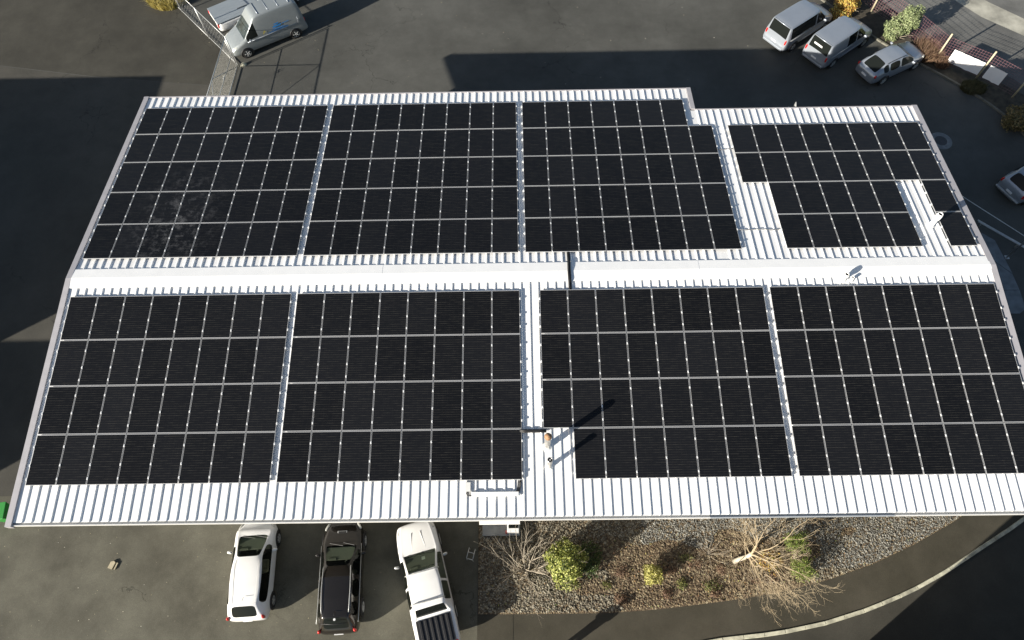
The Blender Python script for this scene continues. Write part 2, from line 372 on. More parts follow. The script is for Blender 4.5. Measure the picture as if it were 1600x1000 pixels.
def ribbed(y_ridge, y_eave, xa, xb, name):
    """ribbed sheet; profile along X, straight down the slope, 0.6 mm skin read as one sheet with a lip"""
    m = MB(); prof = [(xa, 0)]
    k0 = math.ceil((xa + .14 - X0RIB) / RIB); k = k0
    while X0RIB + k * RIB < xb - .12:
        c = X0RIB + k * RIB
        prof += [(c - RW, 0), (c - RT, RH), (c + RT, RH), (c + RW, 0)]; k += 1
    prof += [(xb, 0)]; n = len(prof); vs = []
    for y in (y_ridge, y_eave): vs += [(px, y, roofz(y) + h) for px, h in prof]
    vs += [(px, y_eave, roofz(y_eave) + h - .012) for px, h in prof]
    fs = [(i, i + 1, n + i + 1, n + i) for i in range(n - 1)] + [(n + i, n + i + 1, 2 * n + i + 1, 2 * n + i) for i in range(n - 1)]
    m.add(vs, fs); o = obj(name, m, M_white, house); return o
roof_f = ribbed(0, YF, XL + .12, XR - .12, 'roof'); roof_b = ribbed(0, YB, XL + .12, XS - .12, 'roof'); ribbed(0, YB2, XS - .12, XR - .12, 'roof')
# underside so nothing shows through
mb = MB(); mb.add([(XL + .1, YF + .05, roofz(YF) - .1), (XR - .1, YF + .05, roofz(YF) - .1), (XR - .1, 0, RZ - .1), (XL + .1, 0, RZ - .1)], [(0, 3, 2, 1)])
mb.add([(XL + .1, YB - .05, roofz(YB) - .1), (XS - .1, YB - .05, roofz(YB) - .1), (XS - .1, 0, RZ - .1), (XL + .1, 0, RZ - .1)], [(0, 1, 2, 3)])
mb.add([(XS - .1, YB2 - .05, roofz(YB2) - .1), (XR - .1, YB2 - .05, roofz(YB2) - .1), (XR - .1, 0, RZ - .1), (XS - .1, 0, RZ - .1)], [(0, 1, 2, 3)])
obj('soffit', mb, M_clad, house)
# ridge cap: folded sheet in long lengths
mb = MB(); cw, cz = .455, .05
joints = [XL + .1, 6.9, 12.9, 19.05, 26.2, 33.1, XR - .1]
for a, b in zip(joints, joints[1:]):
    h = .004 if joints.index(a) % 2 else 0
    sec = [(-cw, roofz(cw) + cz - .035 + h), (-cw, roofz(cw) + cz + h), (0, RZ + cz + .01 + h), (cw, roofz(cw) + cz + h), (cw, roofz(cw) + cz - .035 + h)]
    vs = [(xx, yy, zz) for xx in (a, b + .012) for yy, zz in sec]
    mb.add(vs, [(i, i + 1, 6 + i, 5 + i) for i in range(4)])
obj('ridge_cap', mb, M_cap, house)
def barge(xc, ya, yb_, wd, name='barge_flashing', mat=None):
    m = MB(); ys = sorted({ya, yb_} | ({0} if ya < 0 < yb_ else set()))
    sec = [(-wd / 2, -.2), (-wd / 2, .06), (wd / 2, .06), (wd / 2, -.2)]
    vs = [(xc + a, y, roofz(y) + b) for y in ys for a, b in sec]
    fs = []
    for i in range(len(ys) - 1):
        for j in range(3): fs.append((4 * i + j, 4 * i + j + 1, 4 * i + 5 + j, 4 * i + 4 + j))
    fs += [(0, 1, 2, 3), tuple(4 * (len(ys) - 1) + q for q in (3, 2, 1, 0))]
    m.add(vs, fs); return obj(name, m, mat or M_barge, house)
barge(XL, YF - .15, YB + .08, .23); barge(XR, YF - .15, YB2 + .08, .25); barge(XS, YB2 + .08, YB + .08, .22)
def gutter(xa, xb, y, sgn, mat, z):
    """open box gutter, sgn = outward"""
    m = MB(); wd = .15
    sec = [(0, .02), (0, -.1), (wd, -.1), (wd, .02), (wd - .03, .02), (wd - .03, -.06), (.02, -.06), (.02, .02)]
    n = len(sec); vs = [(xx, y + sgn * a, z + b) for xx in (xa, xb) for a, b in sec]
    m.add(vs, [(i, (i + 1) % n, n + (i + 1) % n, n + i) for i in range(n)] + [tuple(range(n)), tuple(reversed(range(n, 2 * n)))])
    return obj('gutter', m, mat, house)
zg = roofz(YF) - .03
gutter(XL - .1, 25.55, YF + .04, -1, M_gut, zg); gutter(25.56, 32.3, YF + .04, -1, M_gut2, zg); gutter(32.31, XR + .1, YF + .04, -1, M_gut, zg)  # middle length darker and bluer: its reflection is put into the colour
mb = MB(); mb.box((XL + 13.85, YB + .035, roofz(YB) - .02), (XS - XL + .2, .06, .13)); obj('eave_flashing', mb, M_barge, house)
mb = MB(); mb.box(((XS + XR) / 2 + .1, YB2 + .035, roofz(YB2) - .02), (XR - XS + .0, .06, .13)); obj('eave_flashing', mb, M_barge, house)
for yy in (-7.6, -4.2, 1.5):
    m = MB(); m.box((.25, yy, (wall_loop(yy)) / 2), (.2, .2, wall_loop(yy))); obj('post', m, M_galv, house)
# openings on the walls (seen only from other positions)
def opening(name, xc, y, z, wd, h, mat, axis='x'):
    fr = MB(); dd = (wd + .12, .06, h + .12) if axis == 'x' else (.06, wd + .12, h + .12)
    fr.box((xc, y, z), dd); o = obj(name, fr, M_cap, house)
    pn = MB(); e = .01
    d2 = (wd, .08, h) if axis == 'x' else (.08, wd, h)
    pn.box((xc, y, z), d2); obj('pane' if 'window' in name else 'leaf', pn, mat, o)
for xx in (6, 10.5, 22.5, 27.5, 33): opening('window', xx, -8.2, 1.7, 1.8, 1.2, M_glass)
opening('door', 17.6, -8.2, 1.06, .95, 2.1, M_glass)
for xx in (8, 15, 22.5): opening('roller_door', xx, 11.1, 1.8, 3.4, 3.5, M_gut)
for yy in (-4, 4): opening('window', 3.9, yy, 1.8, 1.6, 1.1, M_glass, 'y')
opening('window', 38.05, -3, 1.8, 1.6, 1.1, M_glass, 'y'); opening('door', 38.05, 3.4, 1.06, 1.1, 2.1, M_gut, 'y')

# ------------------------------------------------------------------ solar panels
PX, PW, QY, PL = 1.154, 1.126, 1.9306, 1.905
PT = .115                                    # top of glass above the pan
def panel_proto(dust):
    fr = MB(); t = .035; b = .011
    e = .02
    fr.box((0, PL / 2 - e / 2, 0), (PW, e, t)); fr.box((0, -PL / 2 + e / 2, 0), (PW, e, t))
    fr.box((PW / 2 - b / 2, 0, 0), (b, PL - 2 * e, t)); fr.box((-PW / 2 + b / 2, 0, 0), (b, PL - 2 * e, t))
    gl = MB(); gl.box((0, 0, .003), (PW - 2 * b, PL - 2 * e, t - .012))
    return fr, gl
ORD = ['first', 'second', 'third', 'fourth', 'fifth', 'sixth', 'seventh', 'eighth']
mesh_frame = mesh_glass = mesh_glass_d = mesh_rail = mesh_clamp = None
fr, gl = panel_proto(0)
def mk(name, mbx, mat):
    me = bpy.data.meshes.new(name); me.from_pydata(mbx.v, [], mbx.f); me.materials.append(mat); me.update(); return me
mesh_frame = mk('frame', fr, M_alu2); mesh_glass = mk('cell_glass', gl, M_panel); mesh_glass_d = mk('cell_glass', gl, M_panel_d)
cb = MB(); cb.box((0, 0, 0), (.05, .09, .012)); cb.box((0, 0, .009), (.02, .02, .012)); mesh_clamp = mk('clamp', cb, M_alu)
arrays = [  # side, x start, s0 (distance from ridge to first row), rows, name, missing {(row,col)} counted from the ridge / left
    ('F', 0.0, .8763, 4, 'front far left', set()),
    ('F', 9.4597, .8763, 4, 'front middle left', set()),
    ('F', 19.5047, .8763, 4, 'front middle right', {(3, 0)}),
    ('F', 28.9817, .8763, 4, 'front far right', set()),
    ('B', -.038, .9757, 5, 'rear far left', set()),
    ('B', 9.4418, .9757, 5, 'rear middle left', set()),
    ('B', 18.947, .9757, 5, 'rear middle right', {(4, 7)}),
    ('B', 28.9229, .9757, 4, 'rear far right', {(0, 0), (1, 0), (0, 6), (1, 6)}),
]
FR = (.2, .57, .84)
for side, x0, s0, rows, an, miss in arrays:
    sg = -1 if side == 'F' else 1
    rx = ANG if side == 'F' else -ANG        # tilt about X so local +Y climbs to +Y
    def place(o, xc, s, lift):
        y = sg * s * CT; z = RZ - s * ST
        o.location = (xc, y + sg * lift * ST, z + lift * CT); o.rotation_euler = (rx, 0, 0)
    for r in range(rows):
        for c in range(8):
            if (r, c) in miss: continue
            dusty = an == 'rear far left' and ((r == 0 and c in (2, 3)) or (r == 1 and c in (2, 3)) or (r == 2 and c in (2, 3)) or (r == 3 and c == 2))
            row = 'row at the ridge' if r == 0 else ('row at the eave' if r == rows - 1 else ORD[r] + ' row from the ridge')
            t = thing('solar_panel', f"{'dust-streaked' if dusty else 'black'} solar panel, {ORD[c]} column from left, {row}, {an} block", 'solar panel', group='solar panels on the warehouse roof')
            place(t, x0 + c * PX + (PX - .02) / 2, s0 + r * QY + (QY - .02) / 2, PT - .0175)
            # real fixings are never perfectly flush
            t.rotation_euler = (rx + R(rnd.uniform(-.12, .12)), R(rnd.uniform(-.12, .12)), 0)
            a = bpy.data.objects.new('frame', mesh_frame); a.parent = t; COL.objects.link(a)
            g = bpy.data.objects.new('cell_glass', mesh_glass_d if dusty else mesh_glass); g.parent = t; COL.objects.link(g)
        cols = [c for c in range(8) if (r, c) not in miss]
        runs = []; 
        for c in cols:
            if runs and runs[-1][1] == c - 1: runs[-1][1] = c
            else: runs.append([c, c])
        for ri, (ca, cbb) in enumerate(runs):
            for fi, f_ in enumerate(FR):
                fpos = f_ + (r % 2) * .04
                s = s0 + r * QY + fpos * PL
                ln = (cbb - ca + 1) * PX + .12; xa = x0 + ca * PX - .07
                row = 'row at the ridge' if r == 0 else ('row at the eave' if r == rows - 1 else ORD[r] + ' row')
                t = thing('mounting_rail', f"aluminium mounting rail, {('upper', 'middle', 'lower')[fi]} one under {row}, {an} {'side piece' if ri else 'block'}", 'mounting rail', group='mounting rails under the solar panels')
                place(t, xa + ln / 2, s, 0)
                q = MB(); q.box((0, 0, .058), (ln, .04, .04))
                for k in range(int(ln / 1.43) + 1): q.box((-ln / 2 + .06 + k * 1.43, 0, .03), (.05, .06, .05))
                obj('rail', q, M_alu, t)
                for k in range(ca, cbb + 2):
                    cl = bpy.data.objects.new('clamp', mesh_clamp); cl.parent = t; COL.objects.link(cl)
                    cl.location = (x0 + k * PX - .01 - (xa + ln / 2), 0, PT + .006)

# ------------------------------------------------------------------ things on the roof
def on_roof(px, py): return (px, py, roofz(py))
t = thing('flue_pipe', 'tall rusty capped flue pipe on the front roof, upper of the two pipes', 'flue pipe', on_roof(19.63, -7.3))
mb = MB(); mb.lathe([(.115, -.1), (.115, 1.2), (.11, 1.21)], 20); obj('pipe', mb, M_steel, t, True)
mb = MB(); mb.lathe([(.19, -.02), (.18, .03), (.125, .07), (.108, .11)], 20); obj('flashing_collar', mb, M_vent, t, True)
mb = MB(); mb.lathe([(.001, 1.40), (.09, 1.38), (.135, 1.32), (.14, 1.24), (.1, 1.23)], 20); obj('cap', mb, M_rust, t, True)
mb = MB()
for k in range(3): a = k * 2.09; mb.box((.1 * math.cos(a), .1 * math.sin(a), 1.2), (.02, .02, .17))
obj('cap_bracket', mb, M_rust, t)
t = thing('flue_pipe', 'shorter steel flue pipe with open top, lower of the two pipes', 'flue pipe', on_roof(19.69, -8.05))
mb = MB(); mb.lathe([(.085, -.1), (.085, .84), (.105, .86), (.105, .96), (.08, .97), (.075, .88)], 20); obj('pipe', mb, M_steel, t, True)
mb = MB(); mb.lathe([(.16, -.02), (.15, .03), (.1, .06), (.078, .1)], 20); obj('flashing_collar', mb, M_vent, t, True)
mb = MB(); mb.lathe([(.001, .93), (.076, .92)], 16); obj('opening', mb, M_dark, t)
mb = MB(); mb.lathe([(.001, .97), (.02, .965), (.02, .93)], 10); obj('spindle', mb, M_cap, t)
def cowl(label, loc, r, h, bulge):
    t = thing('roof_vent', label, 'roof vent', loc, group='white vents on the roof')
    mb = MB(); mb.lathe([(r * 1.7, -.05), (r * 1.6, .03), (r * 1.1, .08), (r, .12), (r, h * .55)], 20); obj('pipe', mb, M_vent, t, True)
    mb = MB(); mb.lathe([(r, h * .54), (r * bulge, h * .68), (r * bulge, h * .86), (r * 1.02, h), (r * .8, h), (r * .8, h - .05)], 20); obj('cowl', mb, M_vent, t, True)
    mb = MB(); mb.lathe([(.001, h - .035), (r * .82, h - .04)], 16); obj('opening', mb, M_dark, t)
cowl('white cowled flue standing between panels near right end of rear roof', on_roof(36.6, 2.2), .105, .85, 1.3)
cowl('taller white vent with bulging cowl beside the ridge cap', on_roof(32.1, -.56), .085, .46, 1.35)
cowl('small plain white vent pipe beside the taller ridge vent', on_roof(32.42, -.6), .06, .26, 1.05)

def cable(name, label, paths, r, mat, cat='cable', loc=None):
    mb = MB()
    for p in paths: mb.tube(p, r, 6)
    return tag(obj(name, mb, mat, None, True), label, cat)
def rp_(xq, y, l=.06): return (xq, y, roofz(y) + l)
cable('cable_bundle', 'black cable bundle laid across the white ridge cap', [[rp_(20.72 + o + .01 * math.sin(k), y, .06 + (.05 if abs(y) < .5 else 0) + z) for k, y in enumerate((1.2, .9, .55, .42, .1, -.1, -.42, -.55, -.9, -1.15))] for o, z in ((0, 0), (.035, .01), (.07, 0), (.03, .035), (.10, .005))], .02, M_black)
cable('cable_bundle', 'short black cable sleeve bridging the white gap between front panel blocks', [[rp_(a, -6.72 + o, .09 + z) for a in (18.6, 18.85, 19.1, 19.35, 19.62)] for o, z in ((0, 0), (.045, .012), (-.045, 0), (.02, .03), (-.02, .03))], .024, M_black)
cable('conduit', 'thin grey conduit crossing white gap near the rear roof step', [[rp_(a, b, .06) for a, b in ((28.1, 7.05), (28.4, 7.0), (28.75, 7.06), (29.0, 7.04))]], .018, M_steel, 'conduit')
cable('conduit', 'thin grey conduit crossing wide white gap near the ridge', [[rp_(a, b, .06) for a, b in ((28.05, 2.12), (28.5, 2.06), (29.2, 2.1), (29.7, 2.04), (30.2, 2.08))]], .018, M_steel, 'conduit')
t = thing('cable_tray', 'white cable tray below the front panels with black cables curving in', 'cable tray', on_roof(18, -9.05))
mb = MB(); Mx = Matrix.Rotation(ANG, 3, 'X')
mb.box((-.35, 0, .09), (1.75, .16, .07), M=Mx); obj('tray', mb, M_vent, t, bevel=.006)
mb = MB(); mb.box((-1.37, .27, .105), (.2, .34, .06), M=Mx); obj('riser_cover', mb, M_gut, t)
mb = MB()
for k in range(4):
    a = -1.43 + k * .05
    mb.tube([(a, .14, .1), (a, .05, .1), (a + .05, -.04 - .01 * k, .1), (-1.2, -.07 + .03 * k, .1)], .016, 6)
    b = .46 + k * .035
    mb.tube([(b + .06, .5, .1), (b + .04, .3, .1), (b, .12, .1), (b - .05, .03, .1)], .016, 6)
obj('cable', mb, M_black, t, True)
mb = MB(); mb.box((.55, -.02, .07), (.06, .1, .06), M=Mx); obj('end_bracket', mb, M_alu, t)
# dish behind the rear eave
t = thing('satellite_dish', 'small grey satellite dish on a pole behind the stepped rear eave', 'satellite dish', (32.6, 10.05, 5.5))
mb = MB(); mb.tube([(-.3, -.4, .1), (-.3, 0, .1), (-.3, .05, .75)], .022, 8); obj('pole', mb, M_galv, t, True)
mb = MB(); Md = Matrix.Rotation(R(-12), 3, 'Z') @ Matrix.Rotation(R(80), 3, 'Y')
mb.lathe([(.001, -.06), (.12, -.05), (.22, -.015), (.28, .02), (.285, .03), (.22, .0), (.12, -.035), (.001, -.045)], 20, M=Md)
dsh = obj('dish', mb, M_galv, t, True); dsh.location = (0.05, .1, .65)
mb = MB(); mb.tube([(0.05, .1, .62), (-.02, .0, .60), (-.3, .04, .6)], .015, 6); obj('feed_arm', mb, M_galv, t)

# ------------------------------------------------------------------ vehicles
def wheel(parent, xq, yq, r=.32, wd=.2, steel=False):
    t = bpy.data.objects.new('wheel', None); COL.objects.link(t); t.parent = parent; t.location = (xq, yq, r); t.empty_display_size = .1
    s = 1 if yq > 0 else -1; M = Matrix.Rotation(R(-90) * s, 3, 'X')
    mb = MB(); mb.lathe([(r * .62, -wd / 2), (r * .93, -wd / 2), (r, -wd * .3), (r, wd * .3), (r * .93, wd / 2), (r * .66, wd / 2)], 24, M=M); obj('tyre', mb, M_rubber, t, True)
    mb = MB(); mb.lathe([(r * .68, wd / 2 - .01), (r * .64, wd / 2 + .004), (r * .6, wd / 2 - .04), (r * .2, wd / 2 - .03), (r * .18, wd / 2), (.001, wd / 2 + .002)], 24, M=M)
    for k in range(5):
        a = k * 1.2566; q = Matrix.Rotation(a, 3, 'Z')
        mb.box(M @ (q @ Vector((r * .4, 0, wd / 2 - .012))), (r * .5, .06, .02), M=M @ q)
    obj('rim', mb, M_galv if not steel else M_alu2, t, True)

def vehicle(name, label, cat, pos, heading, keys, L_, W_, glass, pmat, wheels, wr=.32, rear_glass=True, gmat=None, rmat=None, group=None, smat=None):
    """keys: (distance from nose, width factor, sill z, belt z, top z, roof half-width factor, kind) kind h=hood c=cabin ; lofted, smoothed, then cut into parts"""
    root = thing(name, label, cat, (pos[0], pos[1], 0), heading, group)
    hw = W_ / 2
    xs = sorted({k[0] for k in keys} | {q for g in glass for q in g})
    def interp(d):
        for a, b in zip(keys, keys[1:]):
            if a[0] <= d <= b[0]:
                t = (d - a[0]) / max(1e-6, b[0] - a[0]); return [a[i] + (b[i] - a[i]) * t for i in range(6)] + [a[6], b[6], t]
    secs = []
    for d in xs:
        k = interp(d); wv = hw * k[1]; z0, bz, tz, rf = k[2], k[3], k[4], k[5]
        rise = tz - bz
        w4 = hw * rf
        pts = [(0, z0), (wv * .88, z0), (wv * .985, z0 + .14), (wv, (z0 + bz) * .52), (wv * .965, bz), (w4, bz + rise * .93), (w4 - .075, tz - .006), (w4 * .5, tz + .014), (0, tz + .022)]
        secs.append((L_ / 2 - d, pts))
    bm = bmesh.new(); rows = []
    cr = bm.edges.layers.float.new('crease_edge')
    for xq, pts in secs:
        full = [(yy, zz) for yy, zz in pts] + [(-yy, zz) for yy, zz in pts[-2:0:-1]]
        rows.append([bm.verts.new((xq, yy, zz)) for yy, zz in full])
    n = len(rows[0])
    kinds = {}
    wf = [k[0] for k in keys if k[6] == 'w']; rwk = [k[0] for k in keys if k[6] == 'r']
    ws0 = wf[0]; ws1 = keys[[k[0] for k in keys].index(ws0) + 1][0]
    rw1 = rwk[0] if rwk else 99; rw0 = keys[[k[0] for k in keys].index(rw1) - 1][0] if rwk else 99
    for i in range(len(rows) - 1):
        d0, d1 = xs[i], xs[i + 1]; mid = (d0 + d1) / 2
        for j in range(n):
            f = bm.faces.new((rows[i][j], rows[i][(j + 1) % n], rows[i + 1][(j + 1) % n], rows[i + 1][j])); idx = 0
            jj = j if j < 8 else 15 - j              # mirrored band index
            if jj in (6, 7):
                if ws0 <= mid <= ws1: idx = 1
                if rear_glass and rw0 <= mid <= rw1: idx = 2
            if jj == 4 and any(a <= mid <= b for a, b in glass): idx = 3 if j < 8 else 4
            f.material_index = idx
    bm.faces.new(rows[0][::-1]); bm.faces.new(rows[-1])
    bm.edges.ensure_lookup_table()
    for e in bm.edges:
        ms = {f.material_index for f in e.link_faces}
        if len(ms) > 1: e[cr] = .55 if name == 'parked_car' else .75
    for f in bm.faces: f.smooth = True
    for i in range(len(rows) - 1):
        for j in (4, 5, 6, 10, 11, 12):
            e = bm.edges.get((rows[i][j], rows[i + 1][j]))
            ck = .12 if name == 'parked_car' else .45
            if e and e[cr] < ck: e[cr] = ck
    bmesh.ops.recalc_face_normals(bm, faces=bm.faces)
    me = bpy.data.meshes.new('tmp'); bm.to_mesh(me); bm.free()
    for k in range(5): me.materials.append(pmat)
    tmp = bpy.data.objects.new('tmp', me); COL.objects.link(tmp)
    sub = tmp.modifiers.new('s', 'SUBSURF'); sub.levels = 2; sub.render_levels = 2
    ev = tmp.evaluated_get(bpy.context.evaluated_depsgraph_get()); em = bpy.data.meshes.new_from_object(ev)
    bpy.data.objects.remove(tmp); 
    names = ['body', 'windscreen', 'rear_window', 'side_window', 'side_window']
    gm = gmat or M_glass
    mats = [pmat, gm, rmat or M_glass, smat or M_glass, smat or M_glass]
    for k in range(5):
        b2 = bmesh.new(); b2.from_mesh(em)
        bmesh.ops.delete(b2, geom=[f for f in b2.faces if f.material_index != k], context='FACES')
        if b2.faces:
            for f in b2.faces: f.material_index = 0
            m2 = bpy.data.meshes.new(names[k]); b2.to_mesh(m2); m2.materials.append(mats[k])
            o = bpy.data.objects.new(names[k], m2); COL.objects.link(o); o.parent = root
        b2.free()
    for d in wheels:
        for s in (1, -1): wheel(root, L_ / 2 - d, s * (hw - .085), wr)
    arch = MB()
    for d in wheels:
        for s in (1, -1):
            pts = [(L_ / 2 - d + (wr + .055) * math.cos(a), s * (hw * .985), wr + (wr + .055) * math.sin(a)) for a in [R(q) for q in range(-15, 196, 15)]]
            arch.tube(pts, .035, 6)
            M = Matrix.Rotation(R(-90) * s, 3, 'X'); cc = Vector((L_ / 2 - d, s * (hw - .012), wr))
            pr = [(wr + .05, -.05), (wr + .05, .006), (.001, .006)]
            q = MB(); q.lathe(pr, 24, M=M); arch.add([Vector(v) + cc for v in q.v], q.f)
    obj('wheel_arch', arch, M_black, root, True)
    root['_L'] = L_; del root['_L']
    return root
def blob(name, parent, c, d, mat, rz=0, ry=0):
    """rounded lens / mirror shape"""
    bm = bmesh.new(); bmesh.ops.create_uvsphere(bm, u_segments=14, v_segments=8, radius=.5)
    for v in bm.verts:
        for i in range(3):
            s_ = 1 if v.co[i] > 0 else -1; v.co[i] = s_ * (abs(v.co[i]) * 2) ** .7 / 2
    for f in bm.faces: f.smooth = True
    me = bpy.data.meshes.new(name); bm.to_mesh(me); bm.free(); me.materials.append(mat)
    o = bpy.data.objects.new(name, me); COL.objects.link(o); o.parent = parent; o.location = c; o.scale = d; o.rotation_euler = (0, ry, rz); return o
def mirrors(root, xq, hw, z, mat):
    for s in (1, -1):
        m = blob('mirror', root, (xq, s * (hw + .09), z), (.12, .22, .15), mat, s * R(-12))
def lamps(root, L_, hw, zf, zr, front=True, rear=True, rh=.22, rx=.07, fx=.28):
    for s in (1, -1):
        if front: blob('headlight', root, (L_ / 2 - fx - .05, s * (hw * .78), zf + .0), (.36, .12, .10), M_lamp, s * R(-28), R(12))
        if rear: blob('tail_lamp', root, (-L_ / 2 + rx + .05, s * (hw * .82), zr), (.15, .12, rh), M_red, s * R(-18))
def plate(root, xq, z, front=False):
    mb = MB(); mb.box((xq, 0, z), (.02, .38, .12)); obj('number_plate', mb, M_cap, root)
def wipers(root, pts):
    mb = MB()
    for a, b in pts: mb.tube([a, b], .012, 5)
    obj('wiper', mb, M_black, root)
def strip(name, root, pts, r, mat):
    mb = MB(); mb.tube(pts, r, 6); return obj(name, mb, mat, root, True)
def seats(root, xd, L_, hw, z):
    pass

def interior(root, L_, cowl, rf, hw, belt, seat):
    q = MB(); q.box((L_ / 2 - cowl - .32, 0, belt - .10), (.55, 2 * hw * .84, .10)); q.box((L_ / 2 - cowl - .55, .36, belt - .04), (.12, .36, .08)); obj('dashboard', q, M_dash, root, bevel=.03)
    q = MB(); q.lathe([(.17, -.015), (.19, 0), (.17, .015)], 18, M=Matrix.Rotation(R(-60), 3, 'Y')); o = obj('steering_wheel', q, M_black, root); o.location = (L_ / 2 - cowl - .72, -.37, belt - .02)
    for y in (.37, -.37):
        q = MB(); x0 = L_ / 2 - cowl - 1.25; T = Matrix.Rotation(R(-14), 3, 'Y')
        q.box((x0, y, belt - .42), (.52, .5, .16)); q.box((x0 - .28, y, belt - .1), (.14, .5, .62), M=T); q.box((x0 - .36, y, belt + .29), (.1, .27, .18), M=T); obj('seat', q, seat, root, bevel=.04)
    q = MB(); q.box((0, 0, .32), (L_ * .62, 2 * hw * .86, .04)); obj('floor', q, M_black, root)
def hatch_keys(L_, H, cowl, rf, rr, tail, hood=.78, hoodr=.96, belt=.93, taper=.74, tz=1.0):
    return [(0, .56, .30, .50, .58, .42, 'h'), (.10, .74, .22, .60, .68, .55, 'h'), (.42, .94, .2, .70, hood + .02, .72, 'h'), (cowl - .25, 1, .2, belt - .06, hoodr - .03, .8, 'h'), (cowl, 1, .2, belt, hoodr, .82, 'w'),
            (rf, 1, .2, belt + .01, H - .045, .645, 'c'), (rf + .45, 1, .2, belt + .02, H, taper, 'c'), ((rf + rr) / 2 + .3, 1, .2, belt + .04, H - .005, taper, 'c'), (rr, .98, .22, belt + .06, H - .06, taper * .88, 'c'),
            (tail, .91, .24, tz - .03, tz + .02, .70, 'r'), (L_ - .07, .86, .27, tz - .12, tz - .09, .66, 'h'), (L_, .70, .32, .72, .76, .52, 'h')]
# white hatchback parked nose-in, bottom left
L_, W_ = 4.25, 1.78
k = hatch_keys(L_, 1.48, .78, 1.74, 3.72, 4.12)
car = vehicle('parked_car', 'white hatchback parked nose-in, leftmost of the cars in front', 'car', (6.86, -10.82), R(93.2), k, L_, W_, [(1.2, 3.62)], P_white, (.86, 3.46), .31, gmat=M_clear, smat=M_side); interior(car, L_, .78, 1.74, W_ / 2, .93, M_seat2)
mirrors(car, L_ / 2 - 1.45, W_ / 2, .98, P_white); lamps(car, L_, W_ / 2, .70, .92, rh=.34); plate(car, -L_ / 2 - .005, .62)
wipers(car, [((L_ / 2 - .8, .5, .985), (L_ / 2 - .92, -.1, 1.04)), ((L_ / 2 - .8, -.1, .99), (L_ / 2 - .92, -.6, 1.03))])
strip('aerial', car, [(-1.25, -.02, 1.5), (-1.42, -.02, 1.62)], .008, M_black)
for s in (1, -1):
    strip('roof_seam', car, [(L_ / 2 - d, s * .52, z) for d, z in ((1.85, 1.468), (2.6, 1.497), (3.3, 1.49), (3.66, 1.455))], .007, M_gut)
# dark wagon
L_, W_ = 4.72, 1.80
k = hatch_keys(L_, 1.58, 1.18, 2.1, 4.12, 4.52, hood=.88, hoodr=1.02, belt=.98, taper=.72, tz=1.06)
car = vehicle('parked_car', 'dark brown-black estate car with roof rails, between the two white vehicles', 'car', (10.78, -11.13), R(93), k, L_, W_, [(1.35, 2.5), (2.58, 3.4), (3.48, 4.1)], P_dark, (.93, 3.68), .33, gmat=M_clear, smat=M_side); interior(car, L_, 1.18, 2.1, W_ / 2, .98, M_seat)
mirrors(car, L_ / 2 - 1.55, W_ / 2, 1.03, P_dark); lamps(car, L_, W_ / 2, .76, 1.0, rh=.3); plate(car, -L_ / 2 - .005, .66)
for s in (1, -1):
    strip('roof_rail', car, [(L_ / 2 - d, s * y_, z) for d, y_, z in ((2.1, .57, 1.53), (2.2, .58, 1.585), (3.0, .60, 1.61), (3.8, .575, 1.585), (3.95, .56, 1.53))], .016, M_galv)
    strip('window_trim', car, [(L_ / 2 - d, s * .872, z) for d, z in ((1.15, .985), (2.5, 1.0), (4.0, 1.03), (4.3, 1.06))], .014, M_galv)
mb = MB(); mb.box((L_ / 2 - .62, 0, .935), (.14, .42, .03)); obj('bonnet_scoop', mb, M_galv, car, bevel=.01)
mb = MB(); mb.box((L_ / 2 - .62, 0, .948), (.09, .34, .02)); obj('scoop_grille', mb, M_dark, car)
wipers(car, [((L_ / 2 - 1.08, .5, 1.04), (L_ / 2 - 1.22, -.1, 1.12)), ((L_ / 2 - 1.08, -.1, 1.05), (L_ / 2 - 1.22, -.6, 1.11))])
mb = MB(); mb.lathe([(.001, .004), (.05, 0)], 14); b_ = obj('badge', mb, M_alu, car); b_.location = (-L_ / 2 + .52, 0, 1.575)
strip('aerial', car, [(-1.55, 0, 1.59), (-1.7, 0, 1.68)], .01, M_black)
strip('spoiler_edge', car, [(-1.98, -.55, 1.535), (-2.03, 0, 1.55), (-1.98, .55, 1.535)], .014, M_black)
# white pickup with ribbed black tray cover
def pickup_keys(L_, H, cowl, rf, rr, tail):
    return [(0, .74, .42, .66, .74, .52, 'h'), (.12, .88, .36, .76, .88, .66, 'h'), (.5, .98, .34, .88, 1.0, .76, 'h'), (cowl - .25, 1, .34, 1.0, 1.10, .82, 'h'), (cowl, 1, .34, 1.05, 1.15, .84, 'w'),
            (rf, 1, .34, 1.06, H - .03, .70, 'c'), (rf + .4, 1, .34, 1.07, H, .74, 'c'), (rr, 1, .34, 1.08, H - .02, .73, 'c'),
            (tail, 1, .34, 1.06, 1.12, .80, 'r'), (tail + .06, 1, .36, 1.04, 1.08, .82, 'h'), (L_ - .15, .98, .4, 1.05, 1.09, .82, 'h'), (L_, .95, .45, 1.0, 1.06, .8, 'h')]
def tonneau(root, L_, d0, d1, hw, z, mat, ribs):
    mb = MB(); ln = d1 - d0; xc = L_ / 2 - (d0 + d1) / 2
    mb.box((xc, 0, z), (ln, 2 * hw, .05))
    if ribs:
        for i in range(6): mb.box((xc, -hw + .17 + i * (2 * hw - .34) / 5, z + .04), (ln - .08, .10, .035))
    return obj('tray_cover', mb, mat, root, bevel=.01)
L_, W_ = 5.3, 1.86
k = pickup_keys(L_, 1.80, 1.42, 2.26, 3.72, 3.95)
pk = vehicle('pickup_truck', 'white pickup truck parked at an angle with roof bars and ribbed black tray cover', 'pickup truck', (14.50, -11.5), R(105.3), k, L_, W_, [(1.6, 2.75), (2.83, 3.6)], P_white, (.95, 4.05), .38, gmat=M_clear, smat=M_side); interior(pk, L_, 1.42, 2.26, W_ / 2, 1.05, M_seat2)
